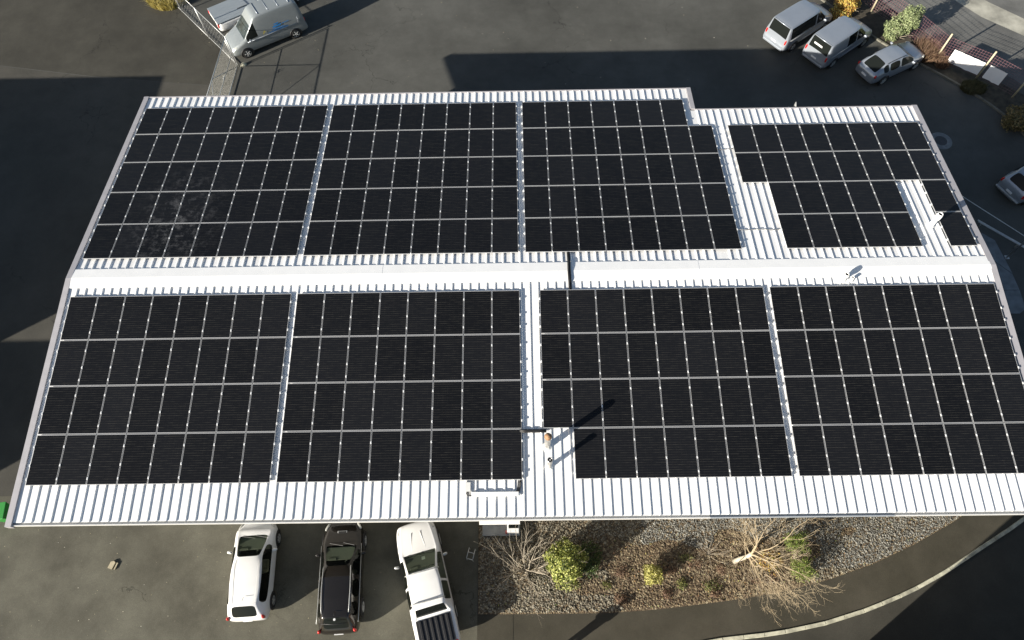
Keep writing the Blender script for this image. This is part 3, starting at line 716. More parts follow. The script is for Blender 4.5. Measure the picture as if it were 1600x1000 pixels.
mirrors(pk, L_ / 2 - 1.78, W_ / 2 + .04, 1.18, M_galv); lamps(pk, L_, W_ / 2, .86, .95, rh=.34, rx=.03, fx=.3); plate(pk, -L_ / 2 - .005, .7)
tonneau(pk, L_, 4.08, 5.2, .74, 1.125, M_black, True)
for d in (2.32, 3.5): strip('roof_bar', pk, [(L_ / 2 - d, -.72, 1.78), (L_ / 2 - d, -.62, 1.87), (L_ / 2 - d, .62, 1.87), (L_ / 2 - d, .72, 1.78)], .026, M_galv)
wipers(pk, [((L_ / 2 - 1.42, .5, 1.17), (L_ / 2 - 1.56, -.1, 1.25)), ((L_ / 2 - 1.42, -.1, 1.175), (L_ / 2 - 1.56, -.6, 1.24))])
mb = MB(); mb.box((L_ / 2 - 1.68, -.12, 1.16), (.2, .15, .01), M=Matrix.Rotation(R(42), 3, 'Y')); obj('paper', mb, M_cap, pk)
for yq in (.24, -.24): strip('bonnet_crease', pk, [(L_ / 2 - .5, yq * .8, 1.015), (L_ / 2 - 1.3, yq * 1.3, 1.13)], .012, P_white)
strip('roof_aerial', pk, [(L_ / 2 - 2.25, .02, 1.8), (L_ / 2 - 2.27, .02, 1.85)], .02, M_black)
# white pickup with flat grey tonneau behind the fence
L_, W_ = 5.3, 1.86
pk = vehicle('pickup_truck', 'white pickup truck with flat grey tray lid behind the wire fence', 'pickup truck', (-1.42 + .839 * 3.05, 23.83 + .545 * 3.05), R(33), [(q[0] - (.0 if q[0] < .6 else -.8 if q[0] > 5 else .25 if q[0] < 2 else .45 if q[0] < 2.3 else 1.1),) + q[1:] for q in k], 6.1, 2.0, [(1.35, 2.45)], P_white, (.95, 4.75), .38)
W_ = 2.0; L_ = 6.1
lamps(pk, L_, W_ / 2, .86, .92, rh=.36, rx=.03); tonneau(pk, L_, 3.0, 6.07, .93, 1.13, P_lid, False)
mb = MB(); mb.box((-L_ / 2 - .01, 0, .82), (.03, .9, .26)); obj('tailgate_recess', mb, M_black, pk)
strip('lid_slot', pk, [(L_ / 2 - 4.4, -.25, 1.162), (L_ / 2 - 3.7, -.25, 1.162)], .02, M_dark)
# vans
def van_keys(L_, H, cowl, rf, tailx, belt=1.12, hood=.95):
    return [(0, .74, .32, .55, .66, .54, 'h'), (.10, .88, .26, .68, .80, .68, 'h'), (.45, .98, .24, .86, hood + .05, .78, 'h'), (cowl, 1, .24, belt - .02, belt + .06, .86, 'w'),
            (rf, 1, .24, belt, H - .05, .74, 'c'), (rf + .5, 1, .24, belt, H, .79, 'c'), (L_ * .6, 1, .24, belt, H, .80, 'c'), (tailx - .35, 1, .24, belt, H - .01, .80, 'c'), (tailx - .12, .99, .24, belt, H - .05, .79, 'c'),
            (tailx, .97, .26, belt - .05, belt + .02, .84, 'r'), (L_ - .05, .93, .3, .66, .70, .80, 'h'), (L_, .86, .34, .58, .62, .74, 'h')]
def van(label, rear, head, glass, L_=4.9, H=1.95, rear_sign=False, pm=P_silver):
    W_ = 1.92; h = R(head); c = (rear[0] + math.cos(h) * L_ / 2, rear[1] + math.sin(h) * L_ / 2)
    v = vehicle('van', label, 'van', c, h, van_keys(L_, H, 1.12, 1.85, L_ - .14), L_, W_, glass, pm, (.93, .93 + (3.0 if L_ < 5 else 3.4)), .33)
    mirrors(v, L_ / 2 - 1.45, W_ / 2, 1.2, P_silver); lamps(v, L_, W_ / 2, .82, .95, rh=.36, rx=.08); plate(v, -L_ / 2 - .0, .72)
    strip('rear_spoiler', v, [(-L_ / 2 + .27, -.66, H - .05), (-L_ / 2 + .23, 0, H - .03), (-L_ / 2 + .27, .66, H - .05)], .035, pm)
    mb = MB(); mb.box((-L_ / 2 + .02, 0, .42), (.1, 1.6, .16)); obj('rear_bumper', mb, pm, v, bevel=.04)
    for s in (1, -1): strip('side_rub_strip', v, [(L_ / 2 - 1.0, s * .965, .62), (-L_ / 2 + 1.6, s * .965, .62)], .02, M_gut2)
    for s in (1, -1): strip('side_rail_track', v, [(L_ / 2 - 2.5, s * .945, 1.04), (-L_ / 2 + .4, s * .945, 1.04)], .012, M_galv)
    if rear_sign:
        mb = MB(); mb.box((-L_ / 2 + .145, .12, 1.52), (.012, .62, .14), M=Matrix.Rotation(R(-8), 3, 'Y')); obj('window_sticker', mb, M_gut, v)
    return v
van('silver passenger van with long dark side windows, nearest the top edge', (35.38, 21.2), 36.5, [(1.25, 2.1), (2.2, 4.5)])
van('silver panel van with one dark side window, between passenger van and estate car', (37.62, 19.62), 37, [(1.25, 2.1), (2.2, 3.0)], rear_sign=True)
# high roof van, top left
L_, W_ = 5.3, 1.92
hd = R(210.9); fx, fy = .65, 22.07
cx, cy = fx - math.cos(hd) * (L_ / 2 - .93), fy - math.sin(hd) * (L_ / 2 - .93)
H = 2.46; belt = 1.2
kk = [(0, .74, .32, .55, .66, .54, 'h'), (.10, .88, .26, .68, .82, .68, 'h'), (.45, .98, .24, .88, 1.02, .78, 'h'), (1.08, 1, .24, belt - .06, belt + .03, .86, 'w'),
      (1.72, 1, .24, belt, 1.92, .76, 'c'), (2.15, 1, .24, belt, H - .06, .70, 'c'), (2.6, 1, .24, belt, H, .72, 'c'), (3.6, 1, .24, belt, H, .73, 'c'), (L_ - .5, 1, .24, belt, H - .01, .73, 'c'), (L_ - .22, .99, .24, belt, H - .06, .72, 'c'),
      (L_ - .12, .97, .26, belt - .05, belt + .02, .84, 'r'), (L_ - .04, .95, .3, .66, .70, .82, 'h'), (L_, .93, .34, .58, .62, .80, 'h')]
hv = vehicle('van', 'silver high-roofed delivery van with blue markings on its side', 'van', (cx, cy), hd, kk, L_, W_, [(1.2, 1.98)], P_silver2, (.93, 4.35), .34, rear_glass=False, gmat=plain('blue_grey_windscreen', (.030, .040, .042), .06, noise=.5, scale=3, spec=.4))
mirrors(hv, L_ / 2 - 1.4, W_ / 2 + .03, 1.22, P_silver); lamps(hv, L_, W_ / 2, .86, 1.0, rh=.4, rx=.08)
for d in (2.5, 3.2, 3.9, 4.6): strip('roof_rib', hv, [(L_ / 2 - d, -.6, H + .0), (L_ / 2 - d, 0, H + .024), (L_ / 2 - d, .6, H + .0)], .02, P_silver)
strip('side_crease', hv, [(L_ / 2 - 1.2, .955, 1.08), (L_ / 2 - 4.7, .955, 1.08)], .016, P_silver)
strip('side_crease', hv, [(L_ / 2 - 4.72, .955, 1.09), (L_ / 2 - 4.78, .9, 1.5)], .014, P_silver)
M_blue = plain('blue_lettering', (.03, .22, .55), .4); M_yel = plain('yellow_lettering', (.55, .45, .08), .4)
def side_y(z): 
    t = max(0, (z - belt) / (H * .95 - belt)); return hw_ * (.965 + (.73 - .965) * t)
hw_ = W_ / 2
mb = MB()
def mark(pts):
    """flat vinyl patch just proud of the van side; pts = (distance from nose, z)"""
    mb.add([(L_ / 2 - d, side_y(z) + .022, z) for d, z in pts], [tuple(range(len(pts)))])
mark([(2.55, 1.13), (4.05, 1.13), (4.05, 1.19), (2.75, 1.19)]); mark([(2.9, 1.24), (3.9, 1.24), (3.7, 1.29), (3.0, 1.29)])
mark([(3.0, 1.36), (3.6, 1.38), (3.66, 1.48), (3.1, 1.46)]); mark([(3.15, 1.52), (3.5, 1.53), (3.5, 1.60), (3.2, 1.59)])
mark([(3.7, 1.42), (4.2, 1.44), (4.15, 1.48), (3.72, 1.46)])
obj('blue_marking', mb, M_blue, hv)
mb = MB(); mark([(2.32, 1.22), (2.38, 1.22), (2.52, 1.42), (2.46, 1.42)]); mark([(2.38, 1.34), (2.56, 1.28), (2.56, 1.32), (2.38, 1.38)])
obj('yellow_marking', mb, M_yel, hv)
# silver estate
L_, W_ = 4.55, 1.78; hd = R(28)
cx, cy = 41.36 + math.cos(hd) * (L_ / 2 - .95), 18.65 + math.sin(hd) * (L_ / 2 - .95)
k = hatch_keys(L_, 1.44, 1.25, 1.95, 3.65, 4.38, hood=.78, hoodr=.95, belt=.92, taper=.70, tz=.98)
car = vehicle('parked_car', 'silver estate car with dark roof rails, facing the pale green bush', 'car', (cx, cy), hd, k, L_, W_, [(1.4, 2.5), (2.58, 3.4), (3.48, 3.85)], P_silver, (.93, 3.6), .32)
mirrors(car, L_ / 2 - 1.6, W_ / 2, .97, P_silver); lamps(car, L_, W_ / 2, .70, .88, rh=.2); plate(car, -L_ / 2 - .005, .6)
for s in (1, -1): strip('roof_rail', car, [(L_ / 2 - d, s * .57, z) for d, z in ((2.0, 1.40), (2.1, 1.455), (2.9, 1.475), (3.5, 1.45), (3.6, 1.40))], .018, M_black)
# silver compact suv at the right edge (rear towards camera-left)
L_, W_ = 4.4, 1.82; hd = R(28)
k = hatch_keys(L_, 1.62, 1.15, 1.8, 3.85, 4.22, hood=.88, hoodr=1.02, belt=1.0, taper=.72, tz=1.08)
car = vehicle('parked_car', 'silver hatch-backed car at the right edge of the shaded yard', 'car', (46.35 + math.cos(hd) * L_ / 2, 8.85 + math.sin(hd) * L_ / 2), hd, k, L_, W_, [(1.3, 2.5), (2.58, 3.7)], P_silver, (.9, 3.5), .33)
mirrors(car, L_ / 2 - 1.55, W_ / 2, 1.05, P_silver); lamps(car, L_, W_ / 2, .78, .92, rh=.3); plate(car, -L_ / 2 - .005, .7)
for s in (1, -1): strip('roof_rail', car, [(L_ / 2 - d, s * .6, z) for d, z in ((1.95, 1.58), (2.05, 1.65), (3.0, 1.665), (3.7, 1.63), (3.8, 1.56))], .018, M_galv)
mb = MB(); mb.box((-L_ / 2 + .0, 0, .48), (.1, 1.55, .1)); obj('bumper_trim', mb, M_galv, car, bevel=.03)

# ------------------------------------------------------------------ fences and gate, top left
def wire_grid(o, ux, uz, w_, h_, step, r, mat, parent, diamond=True):
    """welded / chain-link wires as thin square bars in the plane o + a*ux + b*uz"""
    mb = MB(); o = Vector(o); ux = Vector(ux); uz = Vector(uz); nn = ux.cross(uz).normalized() * r
    def bar(a, b):
        p, q = o + ux * a[0] + uz * a[1], o + ux * b[0] + uz * b[1]
        t = (q - p).normalized().cross(nn).normalized() * r
        mb.add([p - t - nn, p + t - nn, p + t + nn, p - t + nn, q - t - nn, q + t - nn, q + t + nn, q - t + nn], [(0, 1, 5, 4), (1, 2, 6, 5), (2, 3, 7, 6), (3, 0, 4, 7)])
    if diamond:
        k = -h_
        while k < w_:
            a0, b0 = max(0, k), max(0, -k); a1 = min(w_, k + h_); 
            if a1 > a0: bar((a0, a0 - k), (a1, a1 - k)); bar((a0, h_ - (a0 - k)), (a1, h_ - (a1 - k)))
            k += step
    else:
        k = 0
        while k <= w_: bar((k, 0), (k, h_)); k += step
        k = 0
        while k <= h_: bar((0, k), (w_, k)); k += step
    return obj('mesh', mb, mat, parent)
M_wire = plain('galvanised_wire', (.5, .5, .46), .5, .3)
gate = thing('gate', 'galvanised chain-link gate leaf standing between fence post and warehouse corner', 'gate', (.52, 20.42, 0))
gx = Vector((.36 - .54, 15.2 - 20.46, 0)).normalized(); gl_ = 6.4; gh = 2.3
def bars(name, segs, r, mat, parent):
    m = MB()
    for a, b in segs: m.tube([a, b], r, 8)
    return obj(name, m, mat, parent, True)
P = lambda a, z: (gx.x * a, gx.y * a, z)
bars('gate_frame', [(P(.12, .12), P(gl_, .12)), (P(.12, gh), P(gl_, gh)), (P(.12, .12), P(.12, gh)), (P(gl_, .12), P(gl_, gh))], .03, M_galv, gate)
bars('brace', [(P(.12, .12), P(gl_ * .55, gh)), (P(gl_ * .55, gh), P(gl_, .12)), (P(.12, 1.1), P(gl_, 1.1))], .02, M_galv, gate)
bars('latch', [(P(2.2, 1.05), P(2.2, 1.3)), (P(2.35, 1.05), P(2.35, 1.3)), (P(2.1, 1.17), P(2.45, 1.17))], .015, M_galv, gate)
wire_grid(P(.15, .14), gx, (0, 0, 1), gl_ - .2, gh - .18, .14, .0023, M_wire, gate)
fence = thing('chain_link_fence', 'galvanised chain-link fence running behind the gate post past the parked van', 'fence', (.54, 20.46, 0))
fb = [(0, 0), (-2.44, 2.67), (-4.84, 5.33), (-7.4, 8.2)]
for a in fb:
    m = MB(); m.tube([(a[0], a[1], 0), (a[0], a[1], 2.4)], .038, 10); obj('post', m, M_galv, fence, True)
for a, b in zip(fb, fb[1:]):
    bars('rail', [((*a, .1), (*b, .1)), ((*a, 2.32), (*b, 2.32))], .022, M_galv, fence)
    d = Vector((b[0] - a[0], b[1] - a[1], 0)); wire_grid((a[0], a[1], .12), d.normalized(), (0, 0, 1), d.length, 2.18, .3, .0018, M_galv, fence)
t = tag(obj('boulder', (lambda m: (m.lathe([(.001, .16), (.12, .14), (.2, .06), (.22, 0)], 9), m)[1])(MB()), M_kerb), 'pale stone block at the foot of the gate post under the van', 'stone')
t.location = (.85, 20.55, 0); t.scale = (1, .7, 1.2); t.rotation_euler = (0, 0, .7)

# mauve mesh fence with wooden posts, top right
M_mauve = plain('rusty_mauve_wire', (.17, .085, .095), .8, .1, noise=.2, scale=4)
mf = thing('mesh_fence', 'rusty mauve wire mesh fence on pale wooden posts along the road', 'fence', (0, 0, 0))
fp = [(40.6, 29.0), (42.84, 24.62), (44.45, 22.2), (45.73, 19.89), (47.92, 18.3), (49.6, 16.6)]
for i, a in enumerate(fp):
    if i == 2: continue
    m = MB(); m.tube([(*a, 0), (*a, 2.1)], [.06, .055], 9); obj('post', m, M_wood, mf, True)
for a, b in zip(fp, fp[1:]):
    d = Vector((b[0] - a[0], b[1] - a[1], 0)); off = Vector((d.y, -d.x, 0)).normalized() * -.07
    wire_grid((a[0] + off.x, a[1] + off.y, .1), d.normalized(), (0, 0, 1), d.length, 1.75, .17, .0055, M_mauve, mf, False)
def banner(label, a, b, z0, z1):
    t = MB(); d = Vector((b[0] - a[0], b[1] - a[1], 0)); nn = Vector((d.y, -d.x, 0)).normalized()
    n1, n2 = 14, 6; vs = []; fs = []
    for side in (.0, .006):
        for i in range(n1 + 1):
            for j in range(n2 + 1):
                p = Vector((a[0], a[1], 0)) + d * (i / n1) + nn * (side + .02 * math.sin(i * .9) * (1 - j / n2) + .012 * math.sin(i * 1.7 + j))
                vs.append((p.x, p.y, z0 + (z1 - z0) * j / n2))
    m_ = (n1 + 1) * (n2 + 1)
    for i in range(n1):
        for j in range(n2):
            q = i * (n2 + 1) + j; fs.append((q, q + n2 + 1, q + n2 + 2, q + 1)); fs.append((m_ + q + 1, m_ + q + n2 + 2, m_ + q + n2 + 1, m_ + q))
    t.add(vs, fs); return tag(obj('banner', t, plain('white_banner', (.8, .8, .8), .6), None, True), label, 'banner', 'white banners on the mesh fence')
banner('large blank white banner hung on mesh fence left of the wooden post', (46.2, 19.42), (47.72, 18.2), .35, 1.3)
banner('small blank white banner hung on mesh fence right of the wooden post', (47.98, 18.02), (48.75, 17.28), .35, 1.3)

# right side yard: ring, slab, barrier, post, wire
t = thing('manhole_cover', 'round concrete manhole ring set flush in the dark yard', 'manhole', (44.19, 13.22, 0))
m = MB(); m.lathe([(.36, .0), (.37, .02), (.62, .02), (.66, 0)], 36); obj('ring', m, plain('grey_ring', (.17, .18, .18), .9, noise=.25, scale=4), t)
m = MB(); m.lathe([(.001, .014), (.36, .014)], 36); obj('lid', m, plain('iron_lid', (.05, .052, .055), .8, noise=.2, scale=12), t)
m = MB(); m.prism([(43.3, 6.2), (44.5, 6.55), (45.05, 6.05), (45.3, 3.9)], 0, .02); m.prism([(43.3, 6.17), (45.28, 3.87), (45.32, 2.9), (43.3, 2.9)], 0, .018); m.prism([(43.3, 2.87), (45.32, 2.87), (45.25, 1.75), (44.85, 1.48), (43.3, 1.48)], 0, .02)
struct(obj('concrete_apron', m, M_slab))
t = thing('barrier_rail', 'low double-bar steel barrier beside the concrete apron at right edge', 'barrier', (44.3, 7.1, 0))
m = MB()
for o in (0, .11): m.tube([(0, o, .32), (3.4, -3.1 + o, .32)], .04, 8)
obj('rail', m, M_galv, t, True)
for k in (.05, .5, .95):
    m = MB(); m.tube([(3.4 * k, -3.1 * k + .05, 0), (3.4 * k, -3.1 * k + .05, .34)], .035, 8); obj('post', m, M_galv, t, True)
t = thing('steel_post', 'dark steel post rising beside the low barrier', 'post', (45.35, 4.94, 0))
m = MB(); m.tube([(0, 0, 0), (0, 0, 3.2)], .055, 10); obj('shaft', m, M_steel, t, True)
m = MB(); m.lathe([(.075, 3.19), (.075, 3.24), (.001, 3.27)], 12); obj('cap', m, M_galv, t)
m = MB(); m.box((0, 0, .012), (.22, .22, .024)); obj('base_plate', m, M_galv, t)
t = tag(obj('stay_wire', (lambda m: (m.tube([(38.1, 8.6, 4.2), (42, 7.75, 2.3), (45.93, 5.7, .95), (49.6, 3.2, .0)], .022, 6), m)[1])(MB()), M_galv), 'thin pale stay wire running from the gable down to the right', 'wire')

# ------------------------------------------------------------------ entrance things in front of the wall
t = thing('entrance_step', 'grey concrete entrance step half hidden under the front gutter', 'step', (17.7, -8.85, 0))
m = MB(); m.box((0, 0, .09), (1.7, 1.25, .18)); obj('slab', m, M_conc, t, bevel=.015)
m = MB(); m.box((-.45, .2, .19), (.8, .5, .02)); obj('door_mat', m, M_dark, t)
t = thing('cabinet', 'small white cabinet with dark glass top on the entrance step', 'cabinet', (18.24, -9.16, .18))
m = MB(); m.box((0, -.06, .3), (.52, .4, .6)); obj('box', m, P_white, t, bevel=.012)
m = MB(); m.box((.02, .0, .61), (.42, .22, .02)); obj('lid', m, M_glass, t)
m = MB(); m.box((-.3, -.2, .16), (.09, .12, .3)); obj('red_box', m, plain('faded_red', (.5, .12, .1), .5), t, bevel=.01)
t = thing('canopy', 'flat white door canopy under the front gutter', 'canopy', (17.6, -8.2, 2.45))
m = MB(); m.box((.1, -.6, 0), (1.72, 1.2, .07)); obj('roof_panel', m, M_cap, t, bevel=.01)
m = MB()
for s in (-.85, .85): m.tube([(s, -.02, -.6), (s, -.7, -.04)], .02, 6)
obj('bracket', m, M_galv, t)
t = thing('boot_rack', 'small pale tubular steel frame standing beside the gravel bed', 'rack', (16.36, -10.3, 0), R(-14))
m = MB(); z = .45
m.tube([(-.14, .25, 0), (-.14, .25, z), (-.14, -.22, z), (-.14, -.22, 0)], .017, 6); m.tube([(.14, .25, 0), (.14, .25, z), (.14, -.22, z), (.14, -.22, 0)], .017, 6)
m.tube([(-.14, -.22, z), (.14, -.22, z)], .017, 6); m.tube([(-.14, .06, z), (.14, .06, z)], .017, 6); obj('frame', m, M_galv, t, True)
t = thing('brick', 'broken pale brick lying on the front yard asphalt', 'brick', (.25, -10.54, 0), R(75))
m = MB(); m.prism([(-.17, -.1), (.13, -.11), (.18, -.02), (.12, .1), (-.16, .11)], 0, .09); obj('piece', m, M_wood, t)
m = MB(); m.box((.0, -.2, .035), (.3, .05, .07)); obj('chip', m, M_wood, t)
t = thing('wheelie_bin', 'bright green bin at the left end of the front gutter', 'bin', (-5.02, -8.3, 0), R(8))
m = MB(); m.add([(-.24, -.28, .08), (.24, -.28, .08), (.24, .28, .08), (-.24, .28, .08), (-.3, -.36, .95), (.3, -.36, .95), (.3, .36, .95), (-.3, .36, .95)], [(0, 3, 2, 1), (0, 1, 5, 4), (1, 2, 6, 5), (2, 3, 7, 6), (3, 0, 4, 7), (4, 5, 6, 7)]); obj('body', m, M_green, t)
m = MB(); m.box((0, 0, .98), (.64, .78, .05)); obj('lid', m, M_green, t, bevel=.02)
for s in (1, -1):
    m = MB(); m.lathe([(.1, -.03), (.1, .03), (.001, .03)], 14, M=Matrix.Rotation(R(90), 3, 'Y')); o = obj('wheel', m, M_rubber, t); o.location = (s * .26, .3, .1)
# scattered grit and leaves on the yard
m = MB()
for i in range(260):
    if i < 170: xq, yq = rnd.uniform(-8, 16), rnd.uniform(-14, -8.8)
    else: xq, yq = rnd.uniform(-4, 34), rnd.uniform(13, 27)
    s_ = rnd.uniform(.012, .035); a = rnd.uniform(0, 6)
    m.add([(xq + s_ * math.cos(a + q), yq + s_ * math.sin(a + q) * .7, .006) for q in (0, 1.7, 3.2, 4.6)] + [(xq, yq, .006 + s_ * .5)], [(0, 1, 4), (1, 2, 4), (2, 3, 4), (3, 0, 4)])
struct(obj('grit', m, island('grit', [(0, (.2, .17, .1)), (.6, (.38, .33, .22)), (1, (.6, .57, .5))])), 'stuff')

# ------------------------------------------------------------------ plants
def leaves(mb, c, rad, n, size, shell=.55, squash=1, lump=.18, seed=0, zmin=.02, up=.35, asp=.55):
    r = random.Random(seed); ph = [r.uniform(0, 6.28) for _ in range(6)]
    k = 0
    while k < n:
        d = Vector((r.gauss(0, 1), r.gauss(0, 1), r.gauss(0, 1)))
        if d.length < .01: continue
        d.normalize()
        t = shell + (1 - shell) * r.random() ** .5
        lum = 1 + lump * (math.sin(3 * d.x + ph[0]) * math.sin(4 * d.y + ph[1]) + .7 * math.sin(6 * d.z + 5 * d.x + ph[2]) + .6 * math.sin(9 * d.x + ph[3]) * math.sin(8 * d.y + ph[4]))
        p = Vector((d.x * rad[0], d.y * rad[1], d.z * rad[2])) * (t * lum) + Vector(c)
        if p.z < zmin: k += .3; continue
        nrm = (d + Vector((r.gauss(0, .7), r.gauss(0, .7), r.gauss(up, .7)))).normalized(); a = nrm.orthogonal().normalized(); b = nrm.cross(a)
        w = r.uniform(0, 6.28); a, b = a * math.cos(w) + b * math.sin(w), b * math.cos(w) - a * math.sin(w)
        s_ = size * r.uniform(.6, 1.3)
        mb.add([p - a * s_, p + b * s_ * asp + nrm * s_ * .15, p + a * s_, p - b * s_ * asp + nrm * s_ * .15], [(0, 1, 2, 3)]); k += 1
def twigs(mb, p, d, ln, r, depth, rg, spread=.6, kids=3, grav=0, seg=3, out=None):
    p = Vector(p); d = Vector(d).normalized(); pts = [p.copy()]; rs = [r]
    for i in range(seg):
        d = (d + Vector((rg.gauss(0, .12), rg.gauss(0, .12), rg.gauss(0, .1) + grav))).normalized()
        p = p + d * ln / seg; pts.append(p.copy()); rs.append(r * (1 - .45 * (i + 1) / seg))
    mb.tube(pts, rs, 6 if r > .03 else (4 if r > .008 else 3), cap=False)
    if depth == 0: return
    for k in range(kids):
        i = rg.randint(1, seg) if k else seg
        nd = (d + Vector((rg.gauss(0, spread), rg.gauss(0, spread), rg.gauss(0, spread * .7)))).normalized()
        twigs(mb, pts[i], nd, ln * rg.uniform(.5, .78), rs[i] * .66, depth - 1, rg, spread, kids, grav, seg)
leaf_mat = lambda n, st: island(n, st, .6, .25)
L_green = leaf_mat('yellow_green_leaves', [(0, (.03, .05, .008)), (.3, (.12, .155, .025)), (.7, (.36, .39, .08)), (1, (.62, .62, .24))])
L_deep = leaf_mat('deep_green_leaves', [(0, (.02, .04, .008)), (.6, (.05, .09, .015)), (1, (.1, .14, .03))])
L_lime = leaf_mat('lime_leaves', [(0, (.12, .12, .015)), (.5, (.33, .32, .06)), (1, (.56, .51, .22))])
L_pale = leaf_mat('pale_green_leaves', [(0, (.09, .12, .05)), (.5, (.24, .29, .13)), (1, (.40, .45, .24))])
L_orange = leaf_mat('orange_leaves', [(0, (.2, .08, .02)), (.4, (.45, .25, .05)), (.8, (.55, .45, .1)), (1, (.4, .4, .15))])
L_straw = leaf_mat('straw_grass', [(0, (.14, .11, .03)), (.5, (.42, .35, .10)), (1, (.70, .62, .26))])
L_brown = leaf_mat('brown_stems', [(0, (.08, .045, .03)), (.5, (.19, .11, .07)), (1, (.34, .24, .15))])
M_bark = plain('pale_bark', (.42, .38, .30), .85, noise=.25, scale=10)
M_twig = plain('grey_twigs', (.30, .26, .20), .85, noise=.25, scale=6)
def shrub(name, label, loc, parts, mat, stem_r=.03, cat='shrub', h=.5):
    t = thing(name, label, cat, loc)
    m = MB()
    for q in parts: leaves(m, *q[0], **q[1])
    obj('foliage', m, mat, t)
    m = MB(); rg = random.Random(len(label))
    for k in range(5): a = k * 1.3; twigs(m, (0, 0, 0), (.5 * math.cos(a), .5 * math.sin(a), 1), h, stem_r, 1, rg)
    obj('stem', m, M_twig, t); return t
shrub('shrub', 'large round yellow-green shrub on the gravel bed', (20.5, -10.78, .05),
      [(((0, .02, .85), (.84, .86, .86), 6500, .055), dict(shell=.5, seed=3, lump=.16)), (((.1, -.75, .25), (.55, .35, .25), 500, .04), dict(seed=4))], L_green, h=.8)
shrub('shrub', 'low dark green foliage spreading right of the large round shrub', (21.55, -10.55, .05), [(((0, 0, .3), (.6, .75, .38), 1500, .045), dict(seed=9))], L_deep, h=.3)
shrub('shrub', 'small bright yellow-green round shrub on the bark mulch', (24.3, -11.25, .05), [(((0, 0, .5), (.43, .44, .5), 1700, .045), dict(shell=.45, seed=5, lump=.2))], L_lime, h=.5)
shrub('shrub', 'feathery green shrub under the bare pale-barked tree', (30.7, -10.55, .05), [(((0, .55, .6), (.55, .5, .6), 1300, .06), dict(seed=6, asp=.25, lump=.3, shell=.3)), (((.1, -.5, .5), (.55, .55, .55), 1200, .06), dict(seed=7, asp=.25, lump=.3, shell=.3))], leaf_mat('feather_green', [(0, (.05, .08, .01)), (.6, (.17, .23, .04)), (1, (.3, .36, .08))]), h=.6)
shrub('shrub', 'ochre withered shrub between bare tree trunk and feathery green shrub', (29.5, -10.7, .05), [(((0, 0, .3), (.6, .55, .35), 500, .05), dict(seed=8, asp=.3, shell=.2))], L_orange, h=.4)
m = MB()
for i in range(1500):
    a, b = rnd.uniform(16.8, 38), rnd.uniform(-12.7, -8.4)
    if b < edge_y(a) + .05 or rnd.random() > (.9 if mulch_zone(a, b) else .25): continue
    w_, z_, s_ = rnd.uniform(0, 6.28), rnd.uniform(.085, .115), rnd.uniform(.018, .045); c_, d_ = math.cos(w_) * s_, math.sin(w_) * s_
    m.add([(a - c_, b - d_, z_), (a + d_ * .5, b - c_ * .5, z_ + .012), (a + c_, b + d_, z_ + .01), (a - d_ * .5, b + c_ * .5, z_)], [(0, 1, 2, 3)])
struct(obj('leaf_litter', m, island('litter', [(0, (.10, .05, .025)), (.35, (.22, .12, .06)), (.6, (.34, .22, .08)), (.8, (.30, .30, .08)), (.92, (.16, .22, .05)), (1, (.45, .42, .3))], .8)), 'stuff')
L_tuft = leaf_mat('tuft_leaves', [(0, (.06, .07, .015)), (.6, (.15, .17, .04)), (1, (.28, .27, .09))])
# low tufts through the mulch
tufts = [(22.3, -11.6), (23.0, -11.1), (25.1, -11.0), (25.6, -11.6), (26.3, -10.8), (26.9, -11.7), (27.4, -11.0), (22.9, -12.2), (25.9, -10.5), (24.9, -12.0), (29.0, -11.5), (29.6, -11.3), (27.0, -12.0)]
for i, (a, b) in enumerate(tufts):
    lime = i in (3, 5, 8, 0)
    m = MB(); leaves(m, (0, 0, .06), (.26 + .1 * (i % 3), .22 + .06 * (i % 2), .14), 150 + 40 * (i % 4), .045, seed=20 + i, asp=.35, shell=.2)
    near = ['beside the round shrub', 'left of the small lime shrub', 'right of the small lime shrub', 'right of the lime shrub, greener', 'midway from lime shrub to bare tree', 'near the footpath, midway along', 'next to the bare tree trunk', 'at the footpath edge below round shrub', 'nearest the eave, mid bed', 'between lime shrub and footpath', 'below the bare tree trunk', 'right below the tree crown', 'hard against the footpath, mid bed'][i]
    t = tag(obj('ground_plant', m, L_tuft if lime else L_brown), f"{'small green' if lime else 'withered brown'} ground plant in the mulch {near}", 'plant', 'low plants in the mulch bed'); t.location = (a, b, .05)
# bare shrub left
t = thing('bare_shrub', 'wide leafless grey shrub at the left end of the gravel bed', 'shrub', (18.75, -10.95, .05))
m = MB(); rg = random.Random(12)
for k in range(17):
    a = k * 2 * math.pi / 17 + rg.uniform(-.15, .15); e = rg.uniform(.45, 1.1)
    twigs(m, (rg.uniform(-.1, .1), rg.uniform(-.1, .1), 0), (math.cos(a), math.sin(a), e * 1.25), rg.uniform(1.0, 1.5), .024, 2, rg, .3, 3, -.01, 5)
obj('branches', m, M_twig, t)
